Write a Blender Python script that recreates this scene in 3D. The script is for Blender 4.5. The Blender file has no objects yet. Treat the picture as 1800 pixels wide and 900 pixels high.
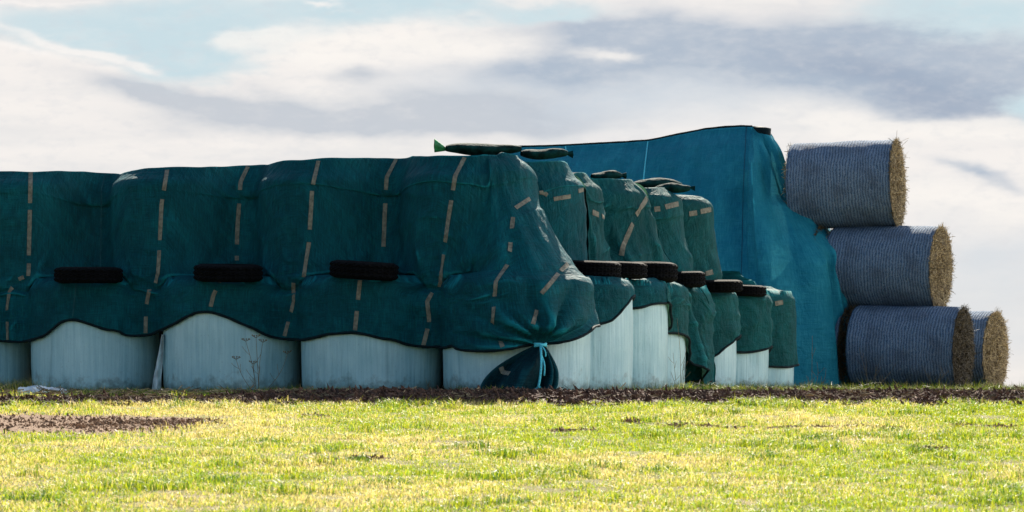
import bpy, math, random
import numpy as np
from mathutils import Vector, Matrix
from mathutils.bvhtree import BVHTree

SC = bpy.context.scene
COL = SC.collection
rng = np.random.default_rng(7)
random.seed(7)
R_ = math.radians

# ------------------------------------------------------------------ camera
F = 6300.0                      # focal length in photo pixels (1800 wide)
ZC = 0.4                        # eye height above the ground the bales stand on
HOR = 625.0                     # photo row of the eye level
cam_d = bpy.data.cameras.new("camera")
cam_d.sensor_width = 36.0
cam_d.lens = F / 1800 * 36
cam_d.shift_y = (HOR - 450) / 1800
cam_d.clip_end = 5000
cam_d.clip_start = 0.1
cam_d.dof.use_dof = True
cam_d.dof.focus_distance = 38.5
cam_d.dof.aperture_fstop = 7.0
cam = bpy.data.objects.new("camera", cam_d)
cam.location = (0, 0, ZC)
cam.rotation_euler = (R_(90), 0, 0)
COL.objects.link(cam)
SC.camera = cam

# ------------------------------------------------------------------ light
EXPOSURE = 1.25
SUN_STRENGTH = 5.0
SKY_STRENGTH = 0.055
SUN_EL = R_(33)
SUN_AZ = R_(3)                 # clockwise from +Y (seen from above)
S = Vector((math.sin(SUN_AZ) * math.cos(SUN_EL), math.cos(SUN_AZ) * math.cos(SUN_EL), math.sin(SUN_EL)))
sd = bpy.data.lights.new("sun", 'SUN')
sd.energy = SUN_STRENGTH
sd.angle = R_(0.6)
sd.color = (1.0, 0.91, 0.77)
sun = bpy.data.objects.new("sun", sd)
sun.rotation_euler = (-S).to_track_quat('-Z', 'Y').to_euler()
sun.location = (10, 30, 30)
COL.objects.link(sun)

SC.view_settings.view_transform = 'Standard'
SC.view_settings.look = 'None'
SC.view_settings.exposure = EXPOSURE
SC.view_settings.gamma = 1
SC.view_settings.use_curve_mapping = False
SC.cycles.max_bounces = 8
SC.cycles.transparent_max_bounces = 8


class G:
    """tiny shader-node writer"""
    def __init__(self, tree):
        self.t = tree
        tree.nodes.clear()

    def n(self, typ, **kw):
        nd = self.t.nodes.new(typ)
        for k, v in kw.items():
            setattr(nd, k, v)
        return nd

    def put(self, sock, v):
        if isinstance(v, bpy.types.NodeSocket):
            self.t.links.new(v, sock)
        elif isinstance(v, (tuple, list)) and len(v) == 3 and sock.type == 'RGBA':
            sock.default_value = (*v, 1)
        else:
            sock.default_value = v

    def m(self, op, a, b=None, c=None, clamp=False):
        nd = self.n('ShaderNodeMath', operation=op, use_clamp=clamp)
        for i, v in enumerate((a, b, c)):
            if v is not None:
                self.put(nd.inputs[i], v)
        return nd.outputs[0]

    def mix(self, f, a, b, mode='MIX'):
        nd = self.n('ShaderNodeMix', data_type='RGBA', blend_type=mode)
        nd.clamp_factor = True
        self.put(nd.inputs[0], f); self.put(nd.inputs[6], a); self.put(nd.inputs[7], b)
        return nd.outputs[2]

    def noise(self, vec, scale, detail=3, rough=0.55, dist=0.0):
        nd = self.n('ShaderNodeTexNoise')
        if vec is not None:
            self.put(nd.inputs['Vector'], vec)
        nd.inputs['Scale'].default_value = scale
        nd.inputs['Detail'].default_value = detail
        nd.inputs['Roughness'].default_value = rough
        nd.inputs['Distortion'].default_value = dist
        return nd.outputs[0]

    def mapping(self, vec, scale=(1, 1, 1), loc=(0, 0, 0), rot=(0, 0, 0)):
        nd = self.n('ShaderNodeMapping')
        self.put(nd.inputs[0], vec)
        nd.inputs['Scale'].default_value = scale
        nd.inputs['Location'].default_value = loc
        nd.inputs['Rotation'].default_value = rot
        return nd.outputs[0]

    def ramp(self, fac, lo, hi, a=0.0, b=1.0, smooth=True):
        nd = self.n('ShaderNodeMapRange')
        nd.interpolation_type = 'SMOOTHSTEP' if smooth else 'LINEAR'
        self.put(nd.inputs[0], fac)
        nd.inputs[1].default_value = lo; nd.inputs[2].default_value = hi
        nd.inputs[3].default_value = a; nd.inputs[4].default_value = b
        return nd.outputs[0]

    def bump(self, h, strength, dist, normal=None):
        nd = self.n('ShaderNodeBump')
        self.put(nd.inputs['Height'], h)
        nd.inputs['Strength'].default_value = strength
        nd.inputs['Distance'].default_value = dist
        if normal is not None:
            self.put(nd.inputs['Normal'], normal)
        return nd.outputs[0]


# ------------------------------------------------------------------ sky
W = bpy.data.worlds.new("World")
SC.world = W
W.use_nodes = True
g = G(W.node_tree)
tc = g.n('ShaderNodeTexCoord').outputs['Generated']
sep = g.n('ShaderNodeSeparateXYZ'); g.put(sep.inputs[0], tc)
X, Y, Z = sep.outputs
zc = g.m('MAXIMUM', Z, 0.004)
cmb = g.n('ShaderNodeCombineXYZ'); g.put(cmb.inputs[0], X); g.put(cmb.inputs[1], Y); g.put(cmb.inputs[2], zc)
sky = g.n('ShaderNodeTexSky', sky_type='NISHITA')
sky.sun_disc = False
sky.sun_elevation = SUN_EL
sky.sun_rotation = SUN_AZ
sky.air_density = 1.0; sky.dust_density = 1.0; sky.ozone_density = 2.0
g.put(sky.inputs[0], cmb.outputs[0])
skyc = sky.outputs[0]
# cloud field, in direction space (1 unit = 1/63 rad)
A = g.m('MULTIPLY', X, 63.0)
B = g.m('MULTIPLY', Z, 63.0)
warp1 = g.noise(g.mapping(tc, (22, 22, 60)), 1.0, 5, 0.55)
warp2 = g.noise(g.mapping(tc, (22, 22, 60), (7.3, 2.1, 4.4)), 1.0, 5, 0.55)
a_ = g.m('ADD', A, g.m('MULTIPLY', g.m('SUBTRACT', warp1, 0.5), 3.2))
b_ = g.m('ADD', B, g.m('MULTIPLY', g.m('SUBTRACT', warp2, 0.5), 1.1))


def blob(px, py, rx, ry, tilt=0.0):
    da = g.m('SUBTRACT', a_, (px - 900) / 100)
    db = g.m('SUBTRACT', b_, (625 - py) / 100)
    if tilt:
        db = g.m('ADD', db, g.m('MULTIPLY', da, tilt))
    da = g.m('DIVIDE', da, rx / 100); db = g.m('DIVIDE', db, ry / 100)
    q = g.m('ADD', g.m('MULTIPLY', da, da), g.m('MULTIPLY', db, db))
    return g.m('POWER', 2.7183, g.m('MULTIPLY', q, -1.0))


def addall(l):
    o = l[0]
    for k in l[1:]:
        o = g.m('ADD', o, k)
    return g.m('MINIMUM', o, 1.0)


fine = g.noise(g.mapping(tc, (60, 60, 170), (3, 1, 2)), 1.0, 6, 0.6)
fine2 = g.noise(g.mapping(tc, (170, 170, 420), (1, 7, 3)), 1.0, 5, 0.6)
fine = g.m('ADD', g.m('MULTIPLY', fine, 0.68), g.m('MULTIPLY', fine2, 0.32))
streak = g.noise(g.mapping(tc, (14, 14, 120), (9, 4, 1)), 1.0, 5, 0.55)
def cc(r, gg, b, k=1.0):        # picture value (sRGB 0-255) -> radiance for the Background at this strength
    f = lambda v: ((v / 255 + 0.055) / 1.055) ** 2.4
    s = 1.0 / SKY_STRENGTH / (2 ** EXPOSURE)
    return (f(r) * s * k, f(gg) * s * k, f(b) * s * k)


blue_hole = addall([blob(230, 50, 330, 45), blob(330, 105, 110, 40, -0.1), blob(700, 12, 260, 30), blob(1010, 25, 90, 14), blob(1720, 30, 260, 45, 0.05),
                    blob(1790, 190, 60, 30)])
wisps = addall([blob(130, 78, 100, 13, 0.25), blob(240, 108, 90, 14, 0.2), blob(60, 98, 80, 10, 0.1), blob(10, 25, 40, 22, 0.4), blob(90, 4, 120, 7), blob(360, 2, 80, 7), blob(580, 10, 60, 5)])
dark1 = addall([blob(430, 190, 200, 30, 0.12), blob(640, 215, 340, 24, -0.01), blob(640, 133, 60, 14, 0.1), blob(860, 195, 200, 34), blob(250, 165, 130, 18, 0.1)])
dark2 = addall([blob(1350, 100, 330, 60, 0.08), blob(1560, 150, 260, 55, 0.15), blob(1680, 90, 250, 60), blob(1120, 65, 160, 30, 0.1), blob(1720, 310, 60, 14, 0.25), blob(1000, 120, 160, 40)])
deep = addall([blob(1500, 125, 190, 34, 0.15), blob(1640, 185, 130, 26, 0.12)])
grey = addall([blob(1100, 170, 330, 60), blob(1750, 470, 260, 90), blob(1640, 590, 400, 60)])
lite = addall([blob(1500, 225, 260, 22, 0.05), blob(1750, 230, 200, 25), blob(1700, 350, 200, 30, 0.1), blob(1080, 95, 70, 14, 0.15), blob(560, 95, 130, 40), blob(800, 80, 190, 34), blob(440, 72, 50, 18, -0.2)])
cream = cc(247, 242, 238)
col = g.mix(g.m('MULTIPLY', g.ramp(streak, 0.42, 0.7), 0.55), cream, cc(222, 223, 225))
col = g.mix(g.m('MULTIPLY', grey, 0.85), col, cc(207, 217, 227))
col = g.mix(g.m('MULTIPLY', g.m('MULTIPLY', dark1, g.ramp(fine, 0.2, 0.65, 0.45, 1.0)), 0.9), col, cc(181, 191, 204))
col = g.mix(g.m('MULTIPLY', dark2, 0.9), col, cc(170, 185, 203))
col = g.mix(g.m('MULTIPLY', deep, g.ramp(fine, 0.25, 0.7, 0.4, 0.95)), col, cc(146, 163, 187))
hole = g.ramp(g.m('ADD', blue_hole, g.m('MULTIPLY', g.m('SUBTRACT', fine, 0.5), 1.1)), 0.1, 0.95)
col = g.mix(hole, col, cc(201, 222, 230))
wf = g.ramp(g.m('ADD', wisps, g.m('MULTIPLY', g.m('SUBTRACT', fine, 0.5), 1.0)), 0.1, 1.3)
col = g.mix(g.m('MULTIPLY', wf, 0.9), col, cc(252, 247, 243))
lf = g.ramp(g.m('ADD', lite, g.m('MULTIPLY', g.m('SUBTRACT', fine, 0.5), 0.9)), 0.15, 1.3)
col = g.mix(g.m('MULTIPLY', lf, 0.8), col, cc(254, 249, 243))
col = g.mix(g.ramp(fine, 0.35, 0.75, 0.0, 0.22), col, cc(255, 250, 244))
# the bank of cloud fills the low sky ahead; elsewhere the sky is mostly clear with scattered cloud
other = g.ramp(g.noise(g.mapping(tc, (2.5, 2.5, 6)), 1.0, 5, 0.6), 0.56, 0.72)
skyall = g.mix(g.m('MULTIPLY', other, 0.2), skyc, cc(225, 222, 220))
# bright cloud bank added outside the view on the right, as soft fill light; the left is clear deep blue
bankn = g.noise(g.mapping(tc, (3, 3, 7), (2, 5, 1)), 1.0, 5, 0.6)
bank = g.m('MULTIPLY', g.m('MULTIPLY', g.ramp(X, 0.62, 0.95), g.ramp(Z, 0.45, 0.75, 1.0, 0.0)), g.ramp(bankn, 0.30, 0.55, 0.35, 1.0))
skyall = g.mix(bank, skyall, cc(252, 250, 250, 2.8))
ahead = g.m('MULTIPLY', g.ramp(Y, 0.72, 0.93), g.ramp(Z, 0.16, 0.30, 1.0, 0.0))
col = g.mix(g.ramp(fine2, 0.45, 0.72, 0, 0.22), col, cc(205, 210, 218))
col = g.mix(g.ramp(B, 0.2, 3.6, 0.30, 0.0), col, cc(253, 242, 229))
final = g.mix(ahead, skyall, col)
bg = g.n('ShaderNodeBackground')
g.put(bg.inputs[0], final)
bg.inputs[1].default_value = SKY_STRENGTH
out = g.n('ShaderNodeOutputWorld')
g.put(out.inputs[0], bg.outputs[0])


# ------------------------------------------------------------------ helpers
def P(px, py, y):
    """point at distance y ahead seen at photo pixel (px, py)"""
    return Vector(((px - 900) * y / F, y, ZC + (HOR - py) * y / F))


def zat(py, y):
    return ZC + (HOR - py) * y / F


def tag(o, label=None, cat=None, group=None, kind=None):
    for k, v in (('label', label), ('category', cat), ('group', group), ('kind', kind)):
        if v:
            o[k] = v
    return o


def empty(name, loc, rot=(0, 0, 0)):
    o = bpy.data.objects.new(name, None)
    o.location = loc; o.rotation_euler = rot
    o.empty_display_size = 0.2
    COL.objects.link(o)
    return o


def link(name, me, mats, parent=None):
    o = bpy.data.objects.new(name, me)
    for m in (mats if isinstance(mats, (list, tuple)) else [mats]):
        me.materials.append(m)
    COL.objects.link(o)
    if parent:
        o.parent = parent
    return o


def mesh_np(name, V, faces, smooth=True, mat_idx=None, cols=None, uv=None):
    """V Nx3; faces: list of int arrays (n x 3 or n x 4)"""
    me = bpy.data.meshes.new(name)
    V = np.asarray(V, dtype=np.float32)
    me.vertices.add(len(V))
    me.vertices.foreach_set("co", V.ravel())
    loops = np.concatenate([f.ravel() for f in faces]).astype(np.int32)
    tot = np.concatenate([np.full(len(f), f.shape[1], dtype=np.int32) for f in faces])
    start = np.concatenate([[0], np.cumsum(tot)[:-1]]).astype(np.int32)
    me.loops.add(len(loops)); me.loops.foreach_set("vertex_index", loops)
    me.polygons.add(len(tot)); me.polygons.foreach_set("loop_start", start)
    me.polygons.foreach_set("use_smooth", np.full(len(tot), smooth, dtype=bool))
    if mat_idx is not None:
        me.polygons.foreach_set("material_index", np.asarray(mat_idx, dtype=np.int32))
    if uv is not None:
        l = me.uv_layers.new(name="UVMap")
        l.data.foreach_set("uv", np.asarray(uv, dtype=np.float32)[loops].ravel())
    if cols is not None:
        at = me.attributes.new("Col", 'FLOAT_COLOR', 'POINT')
        c4 = np.ones((len(V), 4), dtype=np.float32); c4[:, :3] = cols
        at.data.foreach_set("color", c4.ravel())
    me.update(); me.validate()
    return me


def grid_faces(nu, nv, off=0, wrap_u=False):
    i = np.arange(nu if wrap_u else nu - 1)[:, None]; j = np.arange(nv - 1)[None, :]
    i2 = (i + 1) % nu
    a = i * nv + j; b = i2 * nv + j
    return (np.stack([a + 0 * b, b + 0 * a, b + 1, a + 1], -1).reshape(-1, 4) + off)


class MB:
    """collects pieces into one mesh"""
    def __init__(self):
        self.v = []; self.f3 = []; self.f4 = []; self.n = 0

    def add(self, V, quads=None, tris=None):
        V = np.asarray(V, float)
        if quads is not None and len(quads): self.f4.append(np.asarray(quads) + self.n)
        if tris is not None and len(tris): self.f3.append(np.asarray(tris) + self.n)
        self.v.append(V); self.n += len(V)

    def tube(self, pts, rad, k=6, flat=1.0, cap=True):
        pts = np.asarray(pts, float); n = len(pts)
        rad = np.broadcast_to(np.asarray(rad, float), (n,))
        T = np.gradient(pts, axis=0); T /= np.linalg.norm(T, axis=1)[:, None] + 1e-9
        up = np.array([0, 0, 1.0]) if abs(T[0, 2]) < 0.9 else np.array([1.0, 0, 0])
        V = []
        for i in range(n):
            u = np.cross(T[i], up); u /= np.linalg.norm(u) + 1e-9
            w = np.cross(u, T[i])
            up = w
            an = np.arange(k) / k * 2 * np.pi
            V.append(pts[i] + rad[i] * (np.cos(an)[:, None] * u + flat * np.sin(an)[:, None] * w))
        V = np.array(V).reshape(-1, 3)
        q = []
        for i in range(n - 1):
            for j in range(k):
                q.append((i * k + j, i * k + (j + 1) % k, (i + 1) * k + (j + 1) % k, (i + 1) * k + j))
        tr = []
        if cap:
            V = np.vstack([V, pts[0], pts[-1]])
            for j in range(k):
                tr.append((n * k, (j + 1) % k, j)); tr.append((n * k + 1, (n - 1) * k + j, (n - 1) * k + (j + 1) % k))
        self.add(V, q, tr)

    def mesh(self, name, smooth=True):
        fs = []
        if self.f4: fs.append(np.concatenate(self.f4))
        if self.f3: fs.append(np.concatenate(self.f3))
        return mesh_np(name, np.concatenate(self.v), fs, smooth)


_perm = {}
def pnoise(x, y, seed=0):
    """2-D gradient noise, about -0.7..0.7"""
    if seed not in _perm:
        r = np.random.default_rng(1000 + seed)
        an = r.random((256, 256)) * 2 * np.pi
        _perm[seed] = (np.cos(an), np.sin(an))
    gx, gy = _perm[seed]
    x, y = np.broadcast_arrays(np.asarray(x, float), np.asarray(y, float))
    xi = np.floor(x).astype(int); yi = np.floor(y).astype(int)
    fx = x - xi; fy = y - yi
    u = fx ** 3 * (fx * (fx * 6 - 15) + 10); v = fy ** 3 * (fy * (fy * 6 - 15) + 10)
    def d(ix, iy):
        a = (xi + ix) & 255; b = (yi + iy) & 255
        return gx[a, b] * (fx - ix) + gy[a, b] * (fy - iy)
    return (d(0, 0) * (1 - u) + d(1, 0) * u) * (1 - v) + (d(0, 1) * (1 - u) + d(1, 1) * u) * v


def fbm(x, y, seed=0, oct=3, gain=0.5):
    o = 0; a = 1.0
    for k in range(oct):
        o = o + a * pnoise(np.asarray(x) * 2 ** k, np.asarray(y) * 2 ** k, seed + k); a *= gain
    return o


def ridge(x, y, seed=0):
    return 1 - 2.2 * np.abs(pnoise(x, y, seed))


def sstep(x, a, b):
    t = np.clip((np.asarray(x, float) - a) / (b - a), 0, 1)
    return t * t * (3 - 2 * t)


def gsmooth(a, sig, axis=-1):
    k = int(3 * sig) + 1
    w = np.exp(-0.5 * (np.arange(-k, k + 1) / sig) ** 2); w /= w.sum()
    a = np.moveaxis(np.asarray(a, float), axis, -1)
    p = np.pad(a, [(0, 0)] * (a.ndim - 1) + [(k, k)], mode='edge')
    o = sum(w[i] * p[..., i:i + a.shape[-1]] for i in range(2 * k + 1))
    return np.moveaxis(o, -1, axis)


# ------------------------------------------------------------------ materials
def new_mat(name):
    m = bpy.data.materials.new(name)
    m.use_nodes = True
    return m, G(m.node_tree)


def finish(g, shader):
    o = g.n('ShaderNodeOutputMaterial')
    g.put(o.inputs[0], shader)


def pbsdf(g, col, rough=0.6, spec=0.5, normal=None, **kw):
    b = g.n('ShaderNodeBsdfPrincipled')
    g.put(b.inputs['Base Color'], col)
    g.put(b.inputs['Roughness'], rough)
    g.put(b.inputs['Specular IOR Level'], spec)
    if normal is not None:
        g.put(b.inputs['Normal'], normal)
    for k, v in kw.items():
        g.put(b.inputs[k], v)
    return b.outputs[0]


def mat_simple(name, col, rough=0.7, spec=0.3, var=0.35, scale=8, bump=0.0, bscale=40):
    m, g = new_mat(name)
    oc = g.n('ShaderNodeTexCoord').outputs['Object']
    n = g.noise(oc, scale, 4)
    c = g.mix(g.ramp(n, 0.3, 0.7), tuple(v * (1 - var) for v in col), tuple(min(1, v * (1 + var)) for v in col))
    nm = g.bump(g.noise(oc, bscale, 4), bump, 0.02) if bump else None
    finish(g, pbsdf(g, c, rough, spec, nm))
    return m


def mat_tarp(name, base, dusty, transl=0.10, tcol=(0.2, 0.5, 0.3), weave=420):
    """knitted shade-net cloth: fine threads, dust and pale wear on the creases"""
    m, g = new_mat(name)
    uv = g.n('ShaderNodeTexCoord').outputs['UV']
    thr_v = g.noise(g.mapping(uv, (150, 6, 1)), 1.0, 3, 0.6)
    thr_h = g.noise(g.mapping(uv, (6, 150, 1)), 1.0, 3, 0.6)
    grain = g.noise(uv, 130, 2, 0.7)
    big = g.noise(uv, 1.6, 5, 0.6)
    med = g.noise(g.mapping(uv, (7, 3.2, 1)), 1.0, 5, 0.62, 0.6)
    t = g.m('ADD', g.m('MULTIPLY', thr_v, 0.45), g.m('ADD', g.m('MULTIPLY', thr_h, 0.3), g.m('MULTIPLY', grain, 0.25)))
    f = g.m('ADD', g.ramp(t, 0.36, 0.66, -0.2, 0.55), g.m('ADD', g.ramp(big, 0.35, 0.7, -0.08, 0.2), g.ramp(med, 0.4, 0.72, -0.04, 0.16)))
    f = g.m('MAXIMUM', g.m('MINIMUM', f, 1.0), 0.0)
    c = g.mix(f, base, dusty)
    geo = g.n('ShaderNodeNewGeometry')
    crease = g.ramp(geo.outputs['Pointiness'], 0.515, 0.56, 0.0, 0.55)
    c = g.mix(crease, c, tuple(min(1, v * 1.6) for v in dusty))
    sm = g.noise(g.mapping(uv, (1.6, 0.6, 1), (8, 3, 0)), 1.0, 4, 0.6, 0.2)
    c = g.mix(g.ramp(sm, 0.5, 0.75, 0, 0.4), c, tuple(v * 0.9 for v in base))
    wr = g.noise(g.mapping(uv, (11, 4.5, 1)), 1.0, 5, 0.6, 1.2)
    wr2 = g.noise(g.mapping(uv, (5, 14, 1), (3, 1, 0), (0, 0, 0.5)), 1.0, 4, 0.55, 0.8)
    h = g.m('ADD', g.m('MULTIPLY', wr, 0.6), g.m('MULTIPLY', wr2, 0.4))
    nm = g.bump(h, 0.8, 0.07)
    nm = g.bump(t, 0.35, 0.006, nm)
    b = pbsdf(g, c, 0.72, 0.12, nm)
    tr = g.n('ShaderNodeBsdfTranslucent'); g.put(tr.inputs[0], tcol); g.put(tr.inputs[1], nm)
    mx = g.n('ShaderNodeMixShader'); mx.inputs[0].default_value = transl
    g.put(mx.inputs[1], b); g.put(mx.inputs[2], tr.outputs[0])
    finish(g, mx.outputs[0])
    return m


M_GREEN = mat_tarp("green_net_cloth", (0.001, 0.060, 0.078), (0.008, 0.22, 0.25), 0.10)
M_GREEN2 = mat_tarp("green_net_cloth_faded", (0.002, 0.060, 0.066), (0.014, 0.21, 0.215), 0.10)
M_BLUE = mat_tarp("blue_net_cloth", (0.010, 0.20, 0.29), (0.05, 0.41, 0.50), 0.05, (0.1, 0.5, 0.6))
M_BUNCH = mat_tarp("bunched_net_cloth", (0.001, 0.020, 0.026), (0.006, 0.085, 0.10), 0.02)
M_DARKCLOTH = mat_simple("dark_hem_cloth", (0.003, 0.014, 0.017), 0.8, 0.2, 0.4, 20, 0.3)
M_STRIPE = mat_simple("tan_webbing", (0.215, 0.205, 0.155), 0.75, 0.3, 0.3, 25, 0.3, 120)
M_RUBBER = mat_simple("tyre_rubber", (0.0025, 0.0028, 0.0035), 0.85, 0.12, 0.5, 12, 0.3, 60)
M_BAG = mat_simple("green_bag_cloth", (0.004, 0.035, 0.032), 0.8, 0.08, 0.6, 14, 0.5, 30)
M_BAGTIE = mat_simple("bright_green_bag_cloth", (0.03, 0.24, 0.08), 0.6, 0.35, 0.4, 20, 0.4, 60)
M_ROPE = mat_simple("turquoise_twine", (0.12, 0.72, 0.82), 0.6, 0.4, 0.2, 60)
M_CORD = mat_simple("dark_cord", (0.01, 0.11, 0.17), 0.7, 0.3, 0.2, 60)
M_DRY = mat_simple("dry_stalk", (0.22, 0.17, 0.10), 0.8, 0.2, 0.4, 15)
M_FILM = mat_simple("white_plastic_film", (0.72, 0.80, 0.80), 0.35, 0.5, 0.25, 9, 0.6, 14)


def mat_wrap():
    m, g = new_mat("silage_stretch_wrap")
    oc = g.n('ShaderNodeTexCoord').outputs['Object']
    info = g.n('ShaderNodeObjectInfo').outputs['Random']
    off = g.n('ShaderNodeVectorMath', operation='ADD')
    g.put(off.inputs[0], oc)
    cb = g.n('ShaderNodeCombineXYZ'); g.put(cb.inputs[0], g.m('MULTIPLY', info, 37.0)); g.put(cb.inputs[1], g.m('MULTIPLY', info, 11.0))
    g.put(off.inputs[1], cb.outputs[0])
    v = off.outputs[0]
    st = g.noise(g.mapping(v, (34, 34, 1.2)), 1.0, 4, 0.65)
    st2 = g.noise(g.mapping(v, (11, 11, 0.8)), 1.0, 3, 0.6)
    bl = g.noise(g.mapping(v, (3, 3, 2.2)), 1.0, 5, 0.6)
    gr = g.noise(v, 55, 3, 0.7)
    f = g.m('ADD', g.ramp(st, 0.3, 0.7, 0.1, 0.5), g.ramp(bl, 0.3, 0.7, 0.1, 0.5))
    c = g.mix(f, (0.26, 0.54, 0.61), (0.60, 0.86, 0.88))
    c = g.mix(g.ramp(st2, 0.55, 0.75, 0, 0.32), c, (0.08, 0.26, 0.31))
    c = g.mix(g.ramp(gr, 0.58, 0.75, 0, 0.35), c, (0.10, 0.20, 0.20))
    sp = g.n('ShaderNodeSeparateXYZ'); g.put(sp.inputs[0], oc)
    # darker band round the foot, with an uneven edge
    foot_tone = g.m('ADD', sp.outputs[2], g.m('MULTIPLY', g.m('SUBTRACT', g.noise(v, 9, 5, 0.65), 0.5), 0.55))
    c = g.mix(g.ramp(foot_tone, 0.02, 0.22, 0.65, 0.0), c, (0.10, 0.13, 0.11))
    h = g.m('ADD', g.m('MULTIPLY', st, 0.5), g.m('ADD', g.m('MULTIPLY', st2, 0.8), g.m('MULTIPLY', bl, 0.8)))
    nm = g.bump(h, 0.45, 0.03)
    finish(g, pbsdf(g, c, 0.33, 0.5, nm))
    return m


M_WRAP = mat_wrap()


def mat_netwrap():
    """straw showing through ribbed net wrap; bands run round the bale (axis = local X)"""
    m, g = new_mat("straw_net_wrap")
    oc = g.n('ShaderNodeTexCoord').outputs['Object']
    sp = g.n('ShaderNodeSeparateXYZ'); g.put(sp.inputs[0], oc)
    wob = g.noise(oc, 5, 3)
    ph = g.m('MULTIPLY', g.m('ADD', sp.outputs[0], g.m('MULTIPLY', g.m('SUBTRACT', wob, 0.5), 0.07)), 2 * math.pi / 0.041)
    band = g.m('ADD', g.m('MULTIPLY', g.m('SINE', ph), 0.5), 0.5)
    fib = g.noise(g.mapping(oc, (45, 26, 26)), 1.0, 5, 0.8, 2.5)
    big = g.noise(oc, 3.2, 5, 0.6)
    c = g.mix(g.ramp(g.m('ADD', band, g.m('MULTIPLY', g.m('SUBTRACT', fib, 0.5), 4.0)), 0.1, 0.9), (0.06, 0.115, 0.195), (0.20, 0.30, 0.44))
    c = g.mix(g.ramp(fib, 0.44, 0.68, 0, 0.8), c, (0.46, 0.48, 0.50))
    c = g.mix(g.ramp(big, 0.45, 0.7, 0, 0.5), c, (0.085, 0.10, 0.13))
    h = g.m('ADD', g.m('MULTIPLY', band, 0.8), g.m('MULTIPLY', fib, 0.9))
    nm = g.bump(h, 0.7, 0.02)
    finish(g, pbsdf(g, c, 0.85, 0.08, nm))
    return m


M_NET = mat_netwrap()


def mat_straw():
    m, g = new_mat("straw")
    oc = g.n('ShaderNodeTexCoord').outputs['Object']
    at = g.n('ShaderNodeAttribute'); at.attribute_name = "Col"
    n = g.noise(g.mapping(oc, (20, 60, 60)), 1.0, 4, 0.7, 1.0)
    c = g.mix(1.0, at.outputs['Color'], g.mix(g.ramp(n, 0.3, 0.7), (0.45, 0.45, 0.45), (1.25, 1.25, 1.25)), 'MULTIPLY')
    finish(g, pbsdf(g, c, 0.6, 0.35, g.bump(n, 0.8, 0.02)))
    return m


M_STRAW = mat_straw()


def mat_blade():
    m, g = new_mat("grass_blades")
    at = g.n('ShaderNodeAttribute'); at.attribute_name = "Col"
    c = at.outputs['Color']
    b = pbsdf(g, c, 0.5, 0.28)
    tr = g.n('ShaderNodeBsdfTranslucent'); g.put(tr.inputs[0], g.mix(1.0, c, (1.4, 1.4, 0.9), 'MULTIPLY'))
    mx = g.n('ShaderNodeMixShader'); mx.inputs[0].default_value = 0.5
    g.put(mx.inputs[1], b); g.put(mx.inputs[2], tr.outputs[0])
    finish(g, mx.outputs[0])
    return m


M_BLADE = mat_blade()


def mat_ground():
    m, g = new_mat("field_ground")
    oc = g.n('ShaderNodeTexCoord').outputs['Object']
    n = g.noise(oc, 1.3, 5, 0.6); n2 = g.noise(oc, 14, 5, 0.7)
    c = g.mix(g.ramp(n, 0.35, 0.65), (0.20, 0.20, 0.06), (0.33, 0.27, 0.14))
    c = g.mix(g.ramp(n2, 0.4, 0.7), c, (0.12, 0.10, 0.05))
    at = g.n('ShaderNodeAttribute'); at.attribute_name = 'Col'
    c = g.mix(g.ramp(at.outputs['Fac'], 0.15, 0.45), c, g.mix(n2, (0.17, 0.10, 0.065), (0.33, 0.22, 0.14)))
    finish(g, pbsdf(g, c, 0.9, 0.1, g.bump(n2, 1.0, 0.04)))
    return m


M_GROUND = mat_ground()


def mat_soil():
    m, g = new_mat("dark_soil")
    oc = g.n('ShaderNodeTexCoord').outputs['Object']
    n = g.noise(oc, 9, 6, 0.7); n2 = g.noise(oc, 45, 4, 0.7)
    c = g.mix(g.ramp(n, 0.3, 0.7), (0.045, 0.024, 0.017), (0.24, 0.135, 0.09))
    c = g.mix(g.ramp(n2, 0.6, 0.78, 0, 0.7), c, (0.26, 0.18, 0.13))
    finish(g, pbsdf(g, c, 0.85, 0.25, g.bump(n2, 1.0, 0.03)))
    return m


M_SOIL = mat_soil()
M_EARTH = mat_simple("brown_earth", (0.26, 0.165, 0.10), 0.9, 0.1, 0.6, 30)


# ------------------------------------------------------------------ ground
def gz(x, y):
    """terrain height: the field climbs to the stack, is level under it and falls away behind"""
    y = np.asarray(y, float)
    z = np.where(y < 35, -(35 - np.maximum(y, 0)) * 0.0375, 0.0)
    z = np.where(y > 36.5, -0.1 * np.clip((y - 36.5) / 14, 0, 1), z)
    z = np.where(y > 50.5, -0.1 - (y - 50.5) * 0.035, z)
    return z


def power_axis(lo, hi, c0, c1, step, far):
    mid = np.arange(c0, c1 + 1e-6, step)
    a = c0 - np.geomspace(step, c0 - lo, far)[::-1]
    b = c1 + np.geomspace(step, hi - c1, far)
    return np.concatenate([a, mid, b])


gx = power_axis(-900, 900, -8.0, 8.0, 0.08, 30)
gy = power_axis(-60, 1200, 19, 55, 0.1, 30)
XX, YY = np.meshgrid(gx, gy, indexing='ij')
ZZ = gz(XX, YY) + 0.018 * fbm(XX * 1.2, YY * 1.2, 3) * ((YY > 15) & (YY < 60))


# bare-soil patches in the field (x, y, rx, ry) given where the photo shows them
def field_at(px, py):
    # intersect the view ray with the sloping field
    k = (HOR - py) / F
    y = (-(35 * 0.0375) - ZC) / (k - 0.0375)
    return ((px - 900) * y / F, y)


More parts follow.
